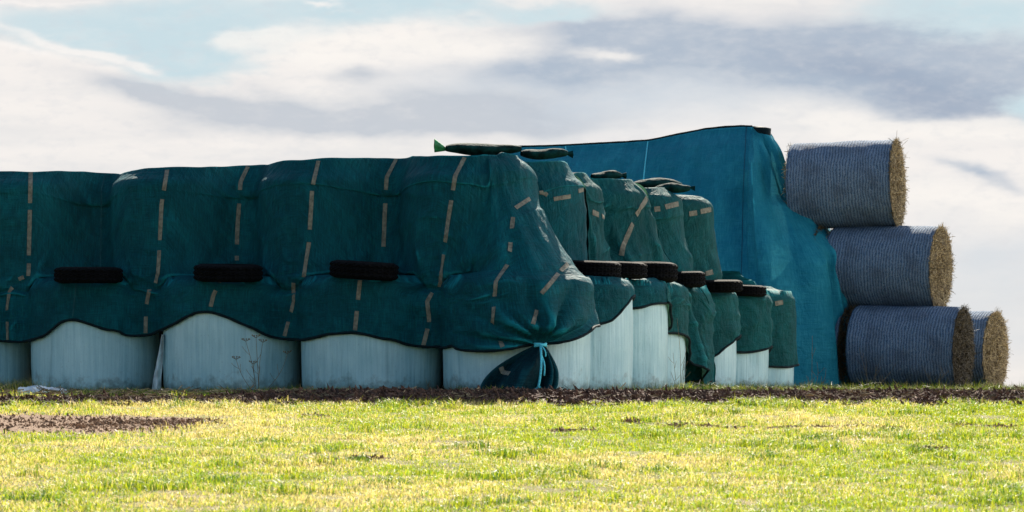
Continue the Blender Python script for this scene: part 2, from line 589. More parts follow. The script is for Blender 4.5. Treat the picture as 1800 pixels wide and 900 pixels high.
bare = []
for px, py, rx, ry in ((30, 746, 1.1, 1.5), (170, 748, 0.8, 1.3), (300, 743, 0.4, 0.6), (560, 733, 0.18, 0.2), (1118, 742, 0.12, 0.25), (1190, 752, 0.1, 0.2),
                       (1000, 758, 0.35, 0.16), (1440, 752, 0.7, 0.10), (1740, 752, 0.4, 0.12), (1210, 750, 0.3, 0.14),
                       (620, 808, 0.2, 0.25), (1640, 790, 0.1, 0.15), (1700, 750, 0.2, 0.15)):
    x, y = field_at(px, py)
    bare.append((x, y, rx, ry))


def bare_mask(x, y):
    m = np.zeros_like(x)
    xw = x + 0.35 * fbm(x * 2.2, y * 2.2, 21); yw = y + 0.35 * fbm(x * 2.2, y * 2.2, 25)
    for bx, by, rx, ry in bare:
        m = np.maximum(m, np.exp(-((xw - bx) / rx) ** 2 - ((yw - by) / ry) ** 2))
    return m


_bm = bare_mask(XX, YY).reshape(-1)
me = mesh_np("field", np.stack([XX, YY, ZZ], -1).reshape(-1, 3), [grid_faces(len(gx), len(gy))], cols=np.repeat(_bm[:, None], 3, 1))
tag(link("field", me, M_GROUND), kind='structure')


def soil_near(x):   # front edge of the dark strip
    return 33.25 + 0.35 * fbm(x * 0.7, x * 0.2, 31) - 0.15 * sstep(-x, 2.6, 4.2)


def soil_far(x):
    return 35.6 + 0.25 * fbm(x * 0.9, x * 0.1, 35) - 1.25 * sstep(-x, 1.7, 3.2) + 0.5 * sstep(x, 1.5, 3)


# soil strip: a low rough bank along the foot of the stack
sx = np.arange(-9, 9.001, 0.03)
sv = np.linspace(0, 1, 70)
SXX, SVV = np.meshgrid(sx, sv, indexing='ij')
n0 = soil_near(SXX); n1 = soil_far(SXX)
SYY = n0 + (n1 - n0) * SVV
prof = np.sin(np.pi * SVV) ** 0.6
SZZ = gz(SXX, SYY) + (1 - 0.55 * sstep(-SXX, 1.7, 3.4) - 0.4 * sstep(SXX, 1.0, 2.5)) * prof * (0.03 + 0.035 * np.clip(0.5 + fbm(SXX * 1.3, SYY * 1.5, 41), 0, 1.5) + 0.03 * fbm(SXX * 9, SYY * 9, 44)) - 0.02 * (1 - prof)
SZZ = SZZ + 0.008
me = mesh_np("soil_bank", np.stack([SXX, SYY, SZZ], -1).reshape(-1, 3), [grid_faces(len(sx), len(sv))])
tag(link("soil", me, M_SOIL), kind='structure')

def clods(name, n, xs, ys, zs, smin, smax, mat):
    base = np.array([[1, 0, -0.4], [-0.5, 0.87, -0.4], [-0.5, -0.87, -0.4], [0.1, 0.05, 0.7], [0.7, 0.6, 0.15]])
    tr = np.array([[0, 1, 2], [0, 4, 3], [4, 1, 3], [1, 2, 3], [2, 0, 3], [0, 1, 4]])
    q = rng.normal(size=(n, 3, 3)); q, _ = np.linalg.qr(q)
    sc = smin + (smax - smin) * rng.random((n, 1)) ** 3
    str_ = 0.5 + rng.random((n, 1, 3)) * np.array([2.2, 0.7, 0.4])
    V = np.einsum('nij,nvj->nvi', q, base[None] * str_) * sc[:, :, None]
    V += np.stack([xs, ys, zs], -1)[:, None, :]
    T = tr[None] + 5 * np.arange(n)[:, None, None]
    return tag(link(name, mesh_np(name, V.reshape(-1, 3), [T.reshape(-1, 3)], smooth=False), mat), kind='stuff')

n = 42000
cx = rng.uniform(-8, 8, n); cv = np.clip(rng.normal(0.45, 0.3, n), -0.04, 1.02)
cy = soil_near(cx) + (soil_far(cx) - soil_near(cx)) * cv
pr = np.sin(np.pi * np.clip(cv, 0, 1)) ** 0.6
cz = gz(cx, cy) + (1 - 0.55 * sstep(-cx, 1.7, 3.4) - 0.4 * sstep(cx, 1.0, 2.5)) * pr * (0.035 + 0.035 * np.clip(0.5 + fbm(cx * 1.3, cy * 1.5, 41), 0, 1.5)) + 0.012
o = clods("soil_crumbs", n, cx, cy, cz, 0.006, 0.034, M_SOIL)
tag(o, "dark crumbly soil clods strewn along the foot of the bale stack", "soil clods")
n = 22000
k = rng.integers(0, len(bare), n); bb = np.array(bare)
bx = bb[k, 0] + bb[k, 2] * rng.normal(0, 0.7, n); by = bb[k, 1] + bb[k, 3] * rng.normal(0, 0.7, n)
keep = (bare_mask(bx, by) > 0.3) & (rng.random(n) < 0.8)
bx, by = bx[keep], by[keep]
o = clods("earth_crumbs", len(bx), bx, by, gz(bx, by) + 0.004, 0.005, 0.022, M_EARTH)
tag(o, "brown earth crumbs in the bare patches of the field", "earth crumbs")


# ------------------------------------------------------------------ grass
def blades(name, x, y, h, w, lean, col, tipcol=None, curl=1.0):
    n = len(x)
    az = rng.random(n) * 2 * np.pi
    dx, dy = np.cos(az), np.sin(az)
    sxx, syy = -dy * w / 2, dx * w / 2
    tw = rng.uniform(-1.2, 1.2, n)          # twist of the blade about its length
    sx2 = sxx * np.cos(tw) + dx * w / 2 * np.sin(tw); sy2 = syy * np.cos(tw) + dy * w / 2 * np.sin(tw)
    z = gz(x, y) - 0.004
    l1 = lean * 0.35; l2 = lean
    hz1 = h * 0.58; hz2 = h * np.sqrt(np.clip(1 - 0.45 * lean ** 2, 0.12, 1))
    V = np.empty((n, 5, 3), dtype=np.float32)
    V[:, 0] = np.stack([x - sx2, y - sy2, z], -1); V[:, 1] = np.stack([x + sx2, y + sy2, z], -1)
    mx, my, mz = x + dx * h * l1 * 0.6, y + dy * h * l1 * 0.6, z + hz1
    V[:, 2] = np.stack([mx + sx2 * 0.8, my + sy2 * 0.8, mz], -1); V[:, 3] = np.stack([mx - sx2 * 0.8, my - sy2 * 0.8, mz], -1)
    V[:, 4] = np.stack([x + dx * h * l2 * curl, y + dy * h * l2 * curl, z + hz2], -1)
    b = 5 * np.arange(n)[:, None]
    C = np.repeat(col[:, None, :], 5, axis=1)
    me = mesh_np(name, V.reshape(-1, 3), [b + np.array([[0, 1, 2, 3]]), b + np.array([[3, 2, 4]])], smooth=False, cols=C.reshape(-1, 3))
    return link(name, me, M_BLADE)


GREEN = np.array([0.16, 0.26, 0.022]); YEL = np.array([0.36, 0.385, 0.022]); DRY = np.array([0.54, 0.45, 0.22]); DEEP = np.array([0.05, 0.12, 0.015])


def grass_cols(x, y, n, dryness, deep):
    r = rng.random(n)
    c = np.where((r < 0.45)[:, None], GREEN, YEL)
    isdry = rng.random(n) < dryness
    c = np.where(isdry[:, None], DRY, c)
    isdeep = rng.random(n) < deep
    c = np.where(isdeep[:, None], DEEP, c)
    return c * rng.uniform(0.6, 1.4, (n, 1))


n = 420000
y = 19.3 + (33.9 - 19.3) * rng.random(n) ** 0.85
x = (rng.random(n) * 2 - 1) * y * 0.168
bm = bare_mask(x, y)
edge = soil_near(x)
keep = (rng.random(n) > bm * 1.9) & (y < edge + 0.15 + 0.25 * rng.random(n) ** 2)
x, y = x[keep], y[keep]; n = len(x)
cl = fbm(x * 3.0, y * 3.0, 51, 3); pa = fbm(x * 0.55, y * 0.4, 55, 3); tu = pnoise(x * 1.1, y * 0.9, 58)
tuft = sstep(tu + 0.25 * cl, 0.22, 0.42)
dark = np.zeros(n)
for px, py, rx, ry in ((60, 880, .22, .22), (120, 888, .1, .12), (1762, 855, .16, .2), (900, 885, .16, .15), (690, 852, .16, .15), (1100, 875, .13, .15), (1720, 790, .18, .15), (1170, 830, .16, .2),
                       (1625, 795, .12, .2), (1350, 808, .2, .2), (620, 812, .2, .2), (460, 780, .25, .2), (390, 848, .2, .2), (1440, 775, .15, .2), (820, 790, .25, .2), (1560, 760, .2, .2), (1050, 820, .2, .2)):
    x0, y0 = field_at(px, py)
    xw = x + 0.12 * fbm(x * 5, y * 5, 531); yw = y + 0.2 * fbm(x * 5, y * 5, 535)
    dark = np.maximum(dark, np.exp(-((xw - x0) / rx) ** 2 - ((yw - y0) / ry) ** 2))
dark = sstep(dark, 0.25, 0.8)
h = (0.020 + 0.034 * np.clip(0.35 + 2.0 * cl, 0, 1.4) + 0.035 * tuft + 0.03 * dark + 0.012 * sstep(y, 31.5, 33.3)) * rng.uniform(0.55, 1.35, n)
dry = np.clip(0.33 - 1.1 * pa - 0.35 * tuft - 0.05 * x + 0.25 * sstep(-cl, 0.0, 0.4), 0.04, 0.85)
o = blades("meadow_grass", x, y, h, rng.uniform(0.003, 0.0065, n), np.clip(rng.normal(0.78, 0.3, n), 0.05, 1.15), grass_cols(x, y, n, dry * (1 - 0.8 * dark), 0.07 + 0.2 * tuft + 0.6 * dark))
tag(o, "sunlit short yellow-green pasture grass covering the field", "grass", kind='stuff')


def rough(name, n, xf, yf, hf, label, dryness=0.5, shade=1.0):  # shade scales the blade colours down where the grass stands in shade
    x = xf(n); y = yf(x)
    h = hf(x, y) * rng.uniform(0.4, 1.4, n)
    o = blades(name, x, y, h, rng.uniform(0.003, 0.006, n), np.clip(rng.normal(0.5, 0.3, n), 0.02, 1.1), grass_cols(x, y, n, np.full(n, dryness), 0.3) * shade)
    tag(o, label, "grass", kind='stuff')


rough("rough_grass", 26000, lambda n: rng.uniform(-6.5, -1.2, n),
      lambda x: soil_far(x) - 0.1 + (38.9 + 0.45 * (-x - 5.2) * 0.9 - 0.9 - soil_far(x) + 0.1) * rng.random(len(x)) * 0.9,
      lambda x, y: 0.05 + 0.08 * np.clip(fbm(x * 2, y * 2, 61) + 0.3 * sstep(-x, 4.5, 5.4), 0, 1), "rough grey-green grass growing at the foot of the wrapped bales", 0.45)
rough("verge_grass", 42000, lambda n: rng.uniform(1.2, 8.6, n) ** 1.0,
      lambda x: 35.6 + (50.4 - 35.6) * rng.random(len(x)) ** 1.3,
      lambda x, y: 0.06 + 0.11 * np.clip(fbm(x * 1.2, y * 1.2, 65) + 0.15, 0, 1), "longer half-dry grass growing beside the stack and before the straw bales", 0.35, np.array([0.25, 0.28, 0.29]))  # shade lying on the verge is put into the blade colours

# ------------------------------------------------------------------ wrapped silage bales
HB = 1.2


def bale_profile(z, Rr, h, c):
    z = np.asarray(z, float)
    r = Rr * (1 + 0.018 * np.sin(np.pi * np.clip(z / h, 0, 1)))
    top = np.clip(z - (h - c), 0, c); bot = np.clip(c - z, 0, c)
    r = r - (c - np.sqrt(np.clip(c * c - top ** 2, 0, None))) - (c - np.sqrt(np.clip(c * c - bot ** 2, 0, None)))
    return r


def silage_bale(cx, cy, Rr, h, seed, label):
    nu = 96; zs = np.concatenate([np.linspace(0, 0.12, 7), np.linspace(0.16, h - 0.16, 22), h - np.linspace(0.12, 0, 7)])
    an = np.arange(nu) / nu * 2 * np.pi
    AA, ZZ = np.meshgrid(an, zs, indexing='ij')
    rr = bale_profile(ZZ, Rr, h, 0.12) - 0.0
    k = seed * 13.7
    rr = rr * (1 + 0.008 * fbm(np.cos(AA) * 2 + k, np.sin(AA) * 2 + ZZ * 1.2, 71) + 0.006 * pnoise(AA / (2 * np.pi) * 40, ZZ * 1.0 + k, 73) + 0.006 * ridge(AA / (2 * np.pi) * 17 + 0.6 * ZZ, ZZ * 1.6 + k, 75) * sstep(fbm(AA * 1.2, ZZ * 1.5 + k, 77), 0, 0.4))
    V = np.stack([rr * np.cos(AA), rr * np.sin(AA), ZZ], -1).reshape(-1, 3)
    nv = len(zs)
    V = np.vstack([V, [0, 0, 0], [0, 0, h]])
    tr = [(nu * nv, ((i + 1) % nu) * nv, i * nv) for i in range(nu)] + [(nu * nv + 1, i * nv + nv - 1, ((i + 1) % nu) * nv + nv - 1) for i in range(nu)]
    q = grid_faces(nu, nv, wrap_u=True)
    me = mesh_np("silage_bale", V, [q, np.array(tr)])
    o = link("silage_bale", me, M_WRAP)
    o.location = (cx, cy, float(gz(cx, cy)) - 0.01)
    o.rotation_euler = (0, 0, seed * 1.7)
    tag(o, label, "silage bale", "white wrapped silage bales in the lower layer")
    return o


LOW = []   # (x, y, R)
for px, yy, Rr, lab in (
        (-420, 40.2, .68, None),
        (-182, 39.6, .68, None),
        (-60, 39.0, .70, "pale wrapped bale cut off by the left edge of the photo"),
        (168, 38.4, .67, "pale wrapped bale behind the scrap of white plastic on the ground"),
        (408, 37.8, .712, "pale wrapped bale with dried umbel weeds in front of it"),
        (654, 37.2, .722, "pale wrapped bale between the weedy one and the corner one"),
        (908, 36.6, .74, "corner wrapped bale behind the tied bunch of green netting")):
    x = (px - 900) * yy / F
    LOW.append((x, yy, Rr))
    if lab:
        silage_bale(x, yy, Rr, HB, len(LOW), lab)
# the row running back on the right
for pr_, yy, lab in ((1110, 37.95, "first wrapped bale behind the corner one, under a scalloped net edge"),
                     (1172, 39.25, "second wrapped bale behind the corner one, tallest bare white side"),
                     (1203, 40.5, "narrow strip of greenish wrapped bale left of the net hanging to the ground"),
                     (1245, 41.8, "wrapped bale mostly hidden by the net that hangs to the ground"),
                     (1292, 43.1, "wrapped bale under the slanting net edge right of the hanging net"),
                     (1349, 44.4, "last but one wrapped bale of the receding row, squarish white patch"),
                     (1394, 45.7, "farthest wrapped bale of the receding row, beside the blue tarpaulin")):
    Rr = 0.70
    x = (pr_ - 900) * yy / F - Rr
    LOW.append((x, yy, Rr))
    silage_bale(x, yy, Rr, HB, len(LOW), lab)
UP = []
for px, yy, Rr in ((-460, 40.3, .72), (-200, 39.7, .73), (58, 39.05, .72), (318, 38.45, .745), (575, 37.85, .72), (824, 37.25, .70)):
    UP.append(((px - 900) * yy / F, yy, Rr))
for pr_, yy in ((1028, 38.5), (1060, 39.75), (1138, 41.0), (1201, 42.25), (1255, 43.5)):
    UP.append(((pr_ - 900) * yy / F - .70, yy, .70))

# ------------------------------------------------------------------ draped netting
C0 = np.array([-0.25, 37.0])
TH = R_(24)
FD = np.array([-math.cos(TH), math.sin(TH)]); NF = np.array([-math.sin(TH), -math.cos(TH)])
SD = np.array([0.30, 0.954]); NS = np.array([0.954, -0.30])
SIDE_END = 9.7
DS = 0.022
S_FRONT, FAN, S_SIDE = 8.8, 1.35, 0
tf = np.arange(S_FRONT, 0, -DS)
a0 = math.atan2(NF[1], NF[0]); a1 = math.atan2(NS[1], NS[0])
fan = np.linspace(a0, a1, 64)
ts = np.arange(DS, SIDE_END, DS)
a2 = a1 + R_(100)
fan2 = np.linspace(a1, a2, 40)[1:]
Pb = np.concatenate([C0 + FD * tf[:, None], np.repeat(C0[None], len(fan), 0), C0 + SD * ts[:, None], np.repeat((C0 + SD * SIDE_END)[None], len(fan2), 0)])
Nb = np.concatenate([np.repeat(NF[None], len(tf), 0), np.stack([np.cos(fan), np.sin(fan)], -1), np.repeat(NS[None], len(ts), 0), np.stack([np.cos(fan2), np.sin(fan2)], -1)])
# smooth the normals so that the fan blends into the sides
Nb = gsmooth(Nb, 6, 0); Nb /= np.linalg.norm(Nb, axis=1)[:, None]
NSAMP = len(Pb)
T_side = np.concatenate([-tf, np.zeros(len(fan)), ts, SIDE_END + np.linspace(0, 1, len(fan2))])   # <0 front, >0 side
S_arc = np.concatenate([-tf - FAN, np.linspace(-FAN, 0, len(fan)), ts, SIDE_END + np.linspace(0, 1.3, len(fan2))])
IFAN0, IFAN1 = len(tf), len(tf) + len(fan)
depth_cap = np.concatenate([np.minimum(2.0, 0.8 * tf), np.zeros(len(fan)), np.minimum(2.0, 0.8 * ts), np.full(len(fan2), 0.3)])
depth_cap[-len(fan2) - 60:] = np.linspace(depth_cap[-len(fan2) - 61], 0.25, len(fan2) + 60)


def reach(bales, default):
    d = np.full(NSAMP, default)
    for (bx, by, r) in bales:
        v = Pb - np.array([bx, by])
        b = (v * Nb).sum(1); c = (v * v).sum(1) - r * r
        disc = b * b - c
        t = np.where(disc > 0, -b + np.sqrt(np.maximum(disc, 0)), default)
        d = np.maximum(d, t)
    return d


def taut(d, rho, span=0.8):
    """cloth bridging the hollows between bales: closing with a parabola of radius rho"""
    k = int(span / DS); off = np.arange(-k, k + 1)
    par = (off * DS) ** 2 / (2 * rho)
    p = np.pad(d, k, mode='edge')
    dil = np.max([p[i:i + len(d)] - par[i] for i in range(2 * k + 1)], axis=0)
    p = np.pad(dil, k, mode='edge')
    return np.min([p[i:i + len(d)] + par[i] for i in range(2 * k + 1)], axis=0)


raw_up = reach(UP, 0.1); raw_lo = reach(LOW, 0.2)
D_UP = gsmooth(taut(raw_up, 0.20), 1.6) + 0.02
D_LO = gsmooth(taut(raw_lo, 0.22), 1.6) + 0.03
D_LO = np.maximum(D_LO, D_UP + 0.06)


def px_of(p):
    return 900 + p[:, 0] / p[:, 1] * F


p_lo = Pb + Nb * D_LO[:, None]; p_up = Pb + Nb * D_UP[:, None]
px_lo, px_up = px_of(p_lo), px_of(p_up)

# top line
ZT = np.zeros(NSAMP)
fr = T_side <= 0
tl = np.array([(-600, 305), (0, 300), (150, 300), (197, 306), (228, 297), (330, 292), (450, 288), (480, 283), (560, 277), (690, 276), (760, 273), (870, 272), (935, 275)], float)
ysh = (Pb + Nb * (D_UP - 0.12)[:, None])[:, 1]
ZT_front = zat(np.interp(px_up, tl[:, 0], tl[:, 1]), ysh)
st = np.array([(0, 2.49), (0.7, 2.44), (1.5, 2.49), (2.2, 2.38), (2.9, 2.42), (3.6, 2.38), (4.2, 2.43), (4.8, 2.34), (5.5, 2.38), (6.1, 2.29), (6.8, 2.33), (7.3, 2.28), (7.5, 1.9), (7.7, 1.30), (12, 1.24)])
ZT_side = np.interp(T_side, st[:, 0], st[:, 1])
ZT = np.where(np.arange(NSAMP) < IFAN1 - 20, ZT_front, ZT_side)
ZT = gsmooth(ZT, 9)
ZL = 1.2                                   # top of the lower layer
ledge = np.interp(T_side, [-9, 0, 2, 5, 9], [1.225, 1.225, 1.21, 1.18, 1.14])
_v = gsmooth(np.clip((taut(raw_lo, 3.0, 1.2) - raw_lo) / 0.28, 0, 1), 9)
ledge = ledge - np.where(T_side <= 0, 0.13, 0.07) * np.clip(_v * 1.25, 0, 1)


def hem_front(pairs):
    a = np.array(pairs, float)
    return zat(np.interp(px_lo, a[:, 0], a[:, 1]), p_lo[:, 1])


HF = hem_front([(-700, 600), (-60, 590), (0, 600), (40, 602), (75, 592), (100, 572), (125, 560), (150, 566), (185, 580), (230, 589), (262, 590), (292, 577), (330, 555), (368, 547), (400, 557), (440, 577), (490, 594), (527, 598), (570, 589), (622, 584), (680, 597),
                (745, 609), (800, 614), (850, 616), (900, 613), (945, 606), (985, 597), (1043, 574)])
hs = np.array([(0, 0.70), (0.45, 0.72), (0.75, 0.74), (1.05, 0.98), (1.3, 1.05), (1.75, 0.93), (2.0, 0.90), (2.3, 0.97), (2.6, 0.98),
               (2.75, 0.70), (3.5, 0.66), (3.85, 0.60), (4.05, 0.25), (4.3, 0.05), (5.0, 0.06), (5.3, 0.06)])
HS_A = np.interp(T_side, hs[:, 0], hs[:, 1])
HEM = np.where(fr & (np.arange(NSAMP) < IFAN1 - 16), HF, HS_A)
HEM = gsmooth(HEM, 2.5)
h3 = np.array([(4.0, 0.10), (5.3, 0.10), (5.75, 0.22), (6.2, 0.50), (6.6, 0.66), (6.9, 0.60), (7.1, 0.47), (7.4, 0.43), (7.9, 0.52), (8.2, 0.46), (8.5, 0.27), (9.0, 0.25), (9.6, 0.30), (12, 0.3)])
HEM3 = gsmooth(np.interp(T_side, h3[:, 0], h3[:, 1]), 2.5)


def drape(i0, i1, hem, seed, offset=0.0, bridge=None, skew=None, amp=1.0, nv=150):
    """one sheet between columns i0..i1; returns grid [n, rows, 3] and its (s, length) coordinates"""
    n = i1 - i0
    grid = np.zeros((n, nv + 9, 3)); uv = np.zeros((n, nv + 9, 2))
    cap = 0.21
    prof_d, prof_z = [], []
    for k in range(n):
        i = i0 + k
        zt, hz, du, dl, zl = ZT[i], hem[i], D_UP[i], D_LO[i], ledge[i]
        z = np.arange(hz, zt, 0.008); z = np.append(z, zt)
        cl_ = 0.11
        lo = dl - (cl_ - np.sqrt(np.clip(cl_ ** 2 - np.clip(z - (zl - cl_), 0, cl_) ** 2, 0, None)))
        if zt > zl + 0.3:
            up = du
            d = np.where(z < zl, lo, up)
        else:
            d = np.where(z < zl, lo, dl - cl_)
        # cloth hangs free below the shoulder, a little off the bale
        d = d + 0.035 * sstep(zl - 0.15 - z, 0, 0.7)
        if bridge is not None and bridge[i] > 0 and zt > zl + 0.3:
            zb0, zb1 = zl - 0.18, zt - 0.35
            f = np.clip((z - zb0) / (zb1 - zb0), 0, 1)
            line = (dl + (du - dl) * f ** 1.1)
            d = np.where((z > zb0) & (z < zb1), np.maximum(d, d + bridge[i] * (line - d)), d)
        if zt > zl + 0.3:
            tuck = (1 - (bridge[i] if bridge is not None else 0))
            d = d - tuck * 0.09 * np.exp(-((z - zl - 0.10) / 0.09) ** 2) * (z > zl)
        d = gsmooth(d, 2.6)
        top = np.clip(z - (zt - cap), 0, cap)
        d = d - (cap - np.sqrt(np.clip(cap ** 2 - top ** 2, 0, None)))
        L = np.concatenate([[0], np.cumsum(np.hypot(np.diff(d), np.diff(z)))])
        q = np.linspace(0, L[-1], nv)
        prof_d.append(np.interp(q, L, d)); prof_z.append(np.interp(q, L, z))
        uv[k, :nv, 0] = S_arc[i]; uv[k, :nv, 1] = hz + q
        uv[k, nv:, 0] = S_arc[i]; uv[k, nv:, 1] = hz + L[-1] + np.linspace(0.2, 2, 9)
    d = np.array(prof_d); z = np.array(prof_z)
    s = S_arc[i0:i1][:, None] + 0 * z
    ztc = ZT[i0:i1][:, None]; hemc = hem[i0:i1][:, None]
    # folds: soft vertical folds, slanting creases, and waves that grow towards the free hem
    w_free = sstep(1.0 - z, 0.0, 0.5)
    w_top = sstep(ztc - z, 0.02, 0.3)
    sk = s + 0.25 * fbm(s * 0.8, z * 0.8, seed + 5)
    f1 = 0.034 * fbm(sk * 2.6, z * 0.55, seed, 2)
    f2 = 0.016 * ridge(sk * 3.2 + z * 1.6, z * 1.1 - sk * 0.4, seed + 1) * sstep(fbm(s * 0.9, z * 0.9, seed + 8), -0.2, 0.35)
    f3 = 0.014 * ridge(sk * 2.2 - z * 2.0, z * 1.9 + sk * 0.5, seed + 2) * sstep(fbm(s * 0.8 + 4, z, seed + 9), -0.1, 0.4)
    f4 = 0.003 * fbm(s * 11, z * 6, seed + 3, 2)
    f5 = w_free * (0.030 * fbm(sk * 2.4, z * 0.5, seed + 4, 2) + 0.012 * ridge(sk * 4.5, z * 0.8, seed + 6))
    # drawn-in horizontal crease where the upper layer meets the ledge
    zl = ledge[i0:i1][:, None]
    f6 = 0.016 * np.exp(-((z - zl - 0.16) / 0.12) ** 2) * ridge(s * 1.4, z * 9 + s * 0.5, seed + 7)
    disp = amp * (f1 * (0.35 + 0.65 * w_top) + (f2 + f3) * w_top + f4 + f5 + f6)
    d = d + disp + offset
    sh = 0.0 if skew is None else skew(s, z, hemc)
    base = Pb[i0:i1][:, None, :] + Nb[i0:i1][:, None, :] * d[..., None]
    if skew is not None:
        base = base + SD[None, None, :] * sh[..., None]
    grid[:, :nv, :2] = base
    grid[:, :nv, 2] = z + 0.020 * amp * fbm(s * 1.9, d * 3 + 5, seed + 11, 2) * sstep(z, ZL + 0.6, ZL + 1.1)
    # roof, and an unseen inner wall added to keep sunlight out of the shell
    dc = depth_cap[i0:i1]
    d_end = np.minimum(d[:, -1], 0.02) - dc
    for r in range(9):
        if r < 6:
            f = (r + 1) / 6
            dd = d[:, -1] * (1 - f) + d_end * f
            zz = grid[:, nv - 1, 2] - 0.10 * f ** 1.5 + 0.02 * fbm(S_arc[i0:i1] * 1.5, f * 3.0, seed + 15)
        else:
            dd = d_end
            zz = (grid[:, nv - 1, 2] - 0.10) * (1 - (r - 5) / 3) + 0.02
        grid[:, nv + r, :2] = Pb[i0:i1] + Nb[i0:i1] * dd[:, None]
        grid[:, nv + r, 2] = zz
    return grid, uv


def keep_off(grid, nv=150):
    """lift cloth that dips into a bale back onto its surface"""
    q = grid[:, :nv]
    for bx, by, r in LOW:
        dx = q[..., 0] - bx; dy = q[..., 1] - by
        dist = np.hypot(dx, dy) + 1e-6
        zc_ = np.clip(q[..., 2], 0, HB)
        pr_ = bale_profile(zc_, r, HB, 0.12) + 0.024 - dist
        pv = HB + 0.02 - q[..., 2]
        up_ = (pr_ > 0) & (pv > 0) & (pv < 0.06)
        q[..., 2] = np.where(up_, HB + 0.02, q[..., 2])
        out_ = (pr_ > 0) & (pv > 0) & ~up_ & (pr_ < 0.5)
        k = np.where(out_, (dist + pr_) / dist, 1.0)
        q[..., 0] = bx + dx * k; q[..., 1] = by + dy * k
    grid[:, :nv] = q
    return grid


def relax(grid, nv=150, steps=300, slack_u=1.045, slack_v=1.004, fixed=None, bales=None, seed=0, clear=0.03, floor=0.01, support=None, kick_amp=0.01):
    """let the draped sheet settle: stretch, shear and bending links, gravity, bales as solid rounded drums"""
    X = grid[:, :nv].astype(np.float32).copy()
    n = X.shape[0]
    Wt = np.ones((n, nv), np.float32)
    Wt[:, -1] = 0
    if fixed is not None:
        Wt[fixed] = 0
    def rest(a, b, k, I):
        if not np.isscalar(k): k = np.asarray(k)[I][:, None]
        return (np.linalg.norm(a - b, axis=-1) * k).astype(np.float32)
    def mk(di, dj, k, par, stiff):
        """links between (i, j) and (i+di, j+dj), split in two independent sets"""
        out = []
        sa = abs(di) if di else abs(dj)
        axis0 = di != 0
        for p in range(2):
            i0_, j0_ = 0, 0
            I = np.arange(n - abs(di)); J = np.arange(nv - abs(dj))
            if axis0: I = I[((I // abs(di)) % 2) == p]
            else: J = J[((J // abs(dj)) % 2) == p]
            if dj < 0: J = J + abs(dj)
            if len(I) == 0 or len(J) == 0: continue
            A_ = np.ix_(I, J); B_ = np.ix_(I + di, J + dj)
            wa, wb = Wt[A_], Wt[B_]
            ws = wa + wb; ws[ws == 0] = 1e9
            out.append((A_, B_, rest(X[A_], X[B_], k, I), (wa / ws * stiff)[..., None], (wb / ws * stiff)[..., None]))
        return out
    links = []
    links += mk(1, 0, slack_u, 0, 1.0) + mk(0, 1, slack_v, 0, 1.0)
    links += mk(1, 1, 0.5 * (slack_u + slack_v), 0, 0.35) + mk(1, -1, 0.5 * (slack_u + slack_v), 0, 0.35)
    links = [l + (0.55,) for l in links]
    for dj in (5, 25):
        links += [l + (0.0,) for l in mk(0, dj, 1.004, 0, 1.0)]
    bend = mk(3, 0, slack_u * 0.99, 0, 0.06) + mk(0, 3, slack_v, 0, 0.05)
    bend = [l + (0.55,) for l in bend]
    if support is not None:          # stuffed or taut stretches: cloth may not sink in further than this
        SN, allow = support
        SN = np.asarray(SN, np.float32)[:, None, :]
        S0 = (X[..., :2] * SN).sum(-1) - allow
    hem0 = X[:, 0, 2].copy()
    XP = X.copy()
    dt = 1 / 200
    r = np.random.default_rng(seed)
    s_ = np.arange(n)[:, None] * DS; z_ = X[..., 2]
    kick = (0.02 * fbm(s_ * 4.5, z_ * 2.0, 600 + seed, 3)).astype(np.float32)
    X[..., :2] += kick[..., None] * (kick_amp / 0.02) * Wt[..., None]
    for it in range(steps):
        V = (X - XP) * 0.985
        XP = X.copy()
        V[..., 2] -= 4.0 * dt * dt
        X = X + np.clip(V, -0.02, 0.02) * Wt[..., None]
        for (A_, B_, L0, ka, kb, comp) in (links if it % 3 else links + bend):
            a = X[A_]; d = X[B_] - a
            l = np.sqrt((d * d).sum(-1)) + 1e-7
            f = ((l - L0) / l)[..., None]
            # cloth resists stretch fully, compression only a little
            f = np.where(f < 0, f * comp, f)
            X[A_] = a + d * f * ka
            X[B_] -= d * f * kb
        if it % 2 == 0:
            before = X.copy()
            for (bx, by, R0, z0, h) in bales:
                q = X
                dx = q[..., 0] - bx; dy = q[..., 1] - by
                m = (np.abs(dx) < R0 + .06) & (np.abs(dy) < R0 + .06) & (q[..., 2] > z0) & (q[..., 2] < z0 + h + clear)
                if not m.any(): continue
                dx, dy, zz = dx[m], dy[m], q[..., 2][m]
                dist = np.hypot(dx, dy) + 1e-6
                pr_ = bale_profile(np.clip(zz - z0, 0, h), R0, h, 0.12).astype(np.float32) + clear - dist
                pv = z0 + h + clear - zz
                up_ = (pr_ > 0) & (pv > 0) & (pv < np.minimum(0.09, pr_))
                ou_ = (pr_ > 0) & ~up_ & (pr_ < 0.5)
                k = np.where(ou_, (dist + pr_) / dist, 1.0)
                P_ = X[m]
                P_[:, 0] = bx + dx * k; P_[:, 1] = by + dy * k
                P_[:, 2] = np.where(up_, z0 + h + clear, zz)
                X[m] = P_
            if support is not None:
                sh_ = np.maximum(S0 - (X[..., :2] * SN).sum(-1), 0)
                X[..., :2] += sh_[..., None] * SN
            X[..., 2] = np.maximum(X[..., 2], floor)
            touched = (np.abs(X - before).sum(-1) > 1e-6)[..., None]
            XP = np.where(touched, XP + (X - before) + 0.5 * (before - XP), XP)   # friction on contact
        X = np.where(Wt[..., None] > 0, X, XP)
    e = X.copy()
    X = gsmooth(gsmooth(X, 0.9, 0), 0.9, 1)
    X[:, -1] = e[:, -1]
    lift = gsmooth(hem0 - X[:, 0, 2], 5)      # bring the free hem back to its length
    X[..., 2] += lift[:, None] * (1 - sstep(np.arange(nv) / nv, 0.0, 0.42))[None]
    out = grid.copy()
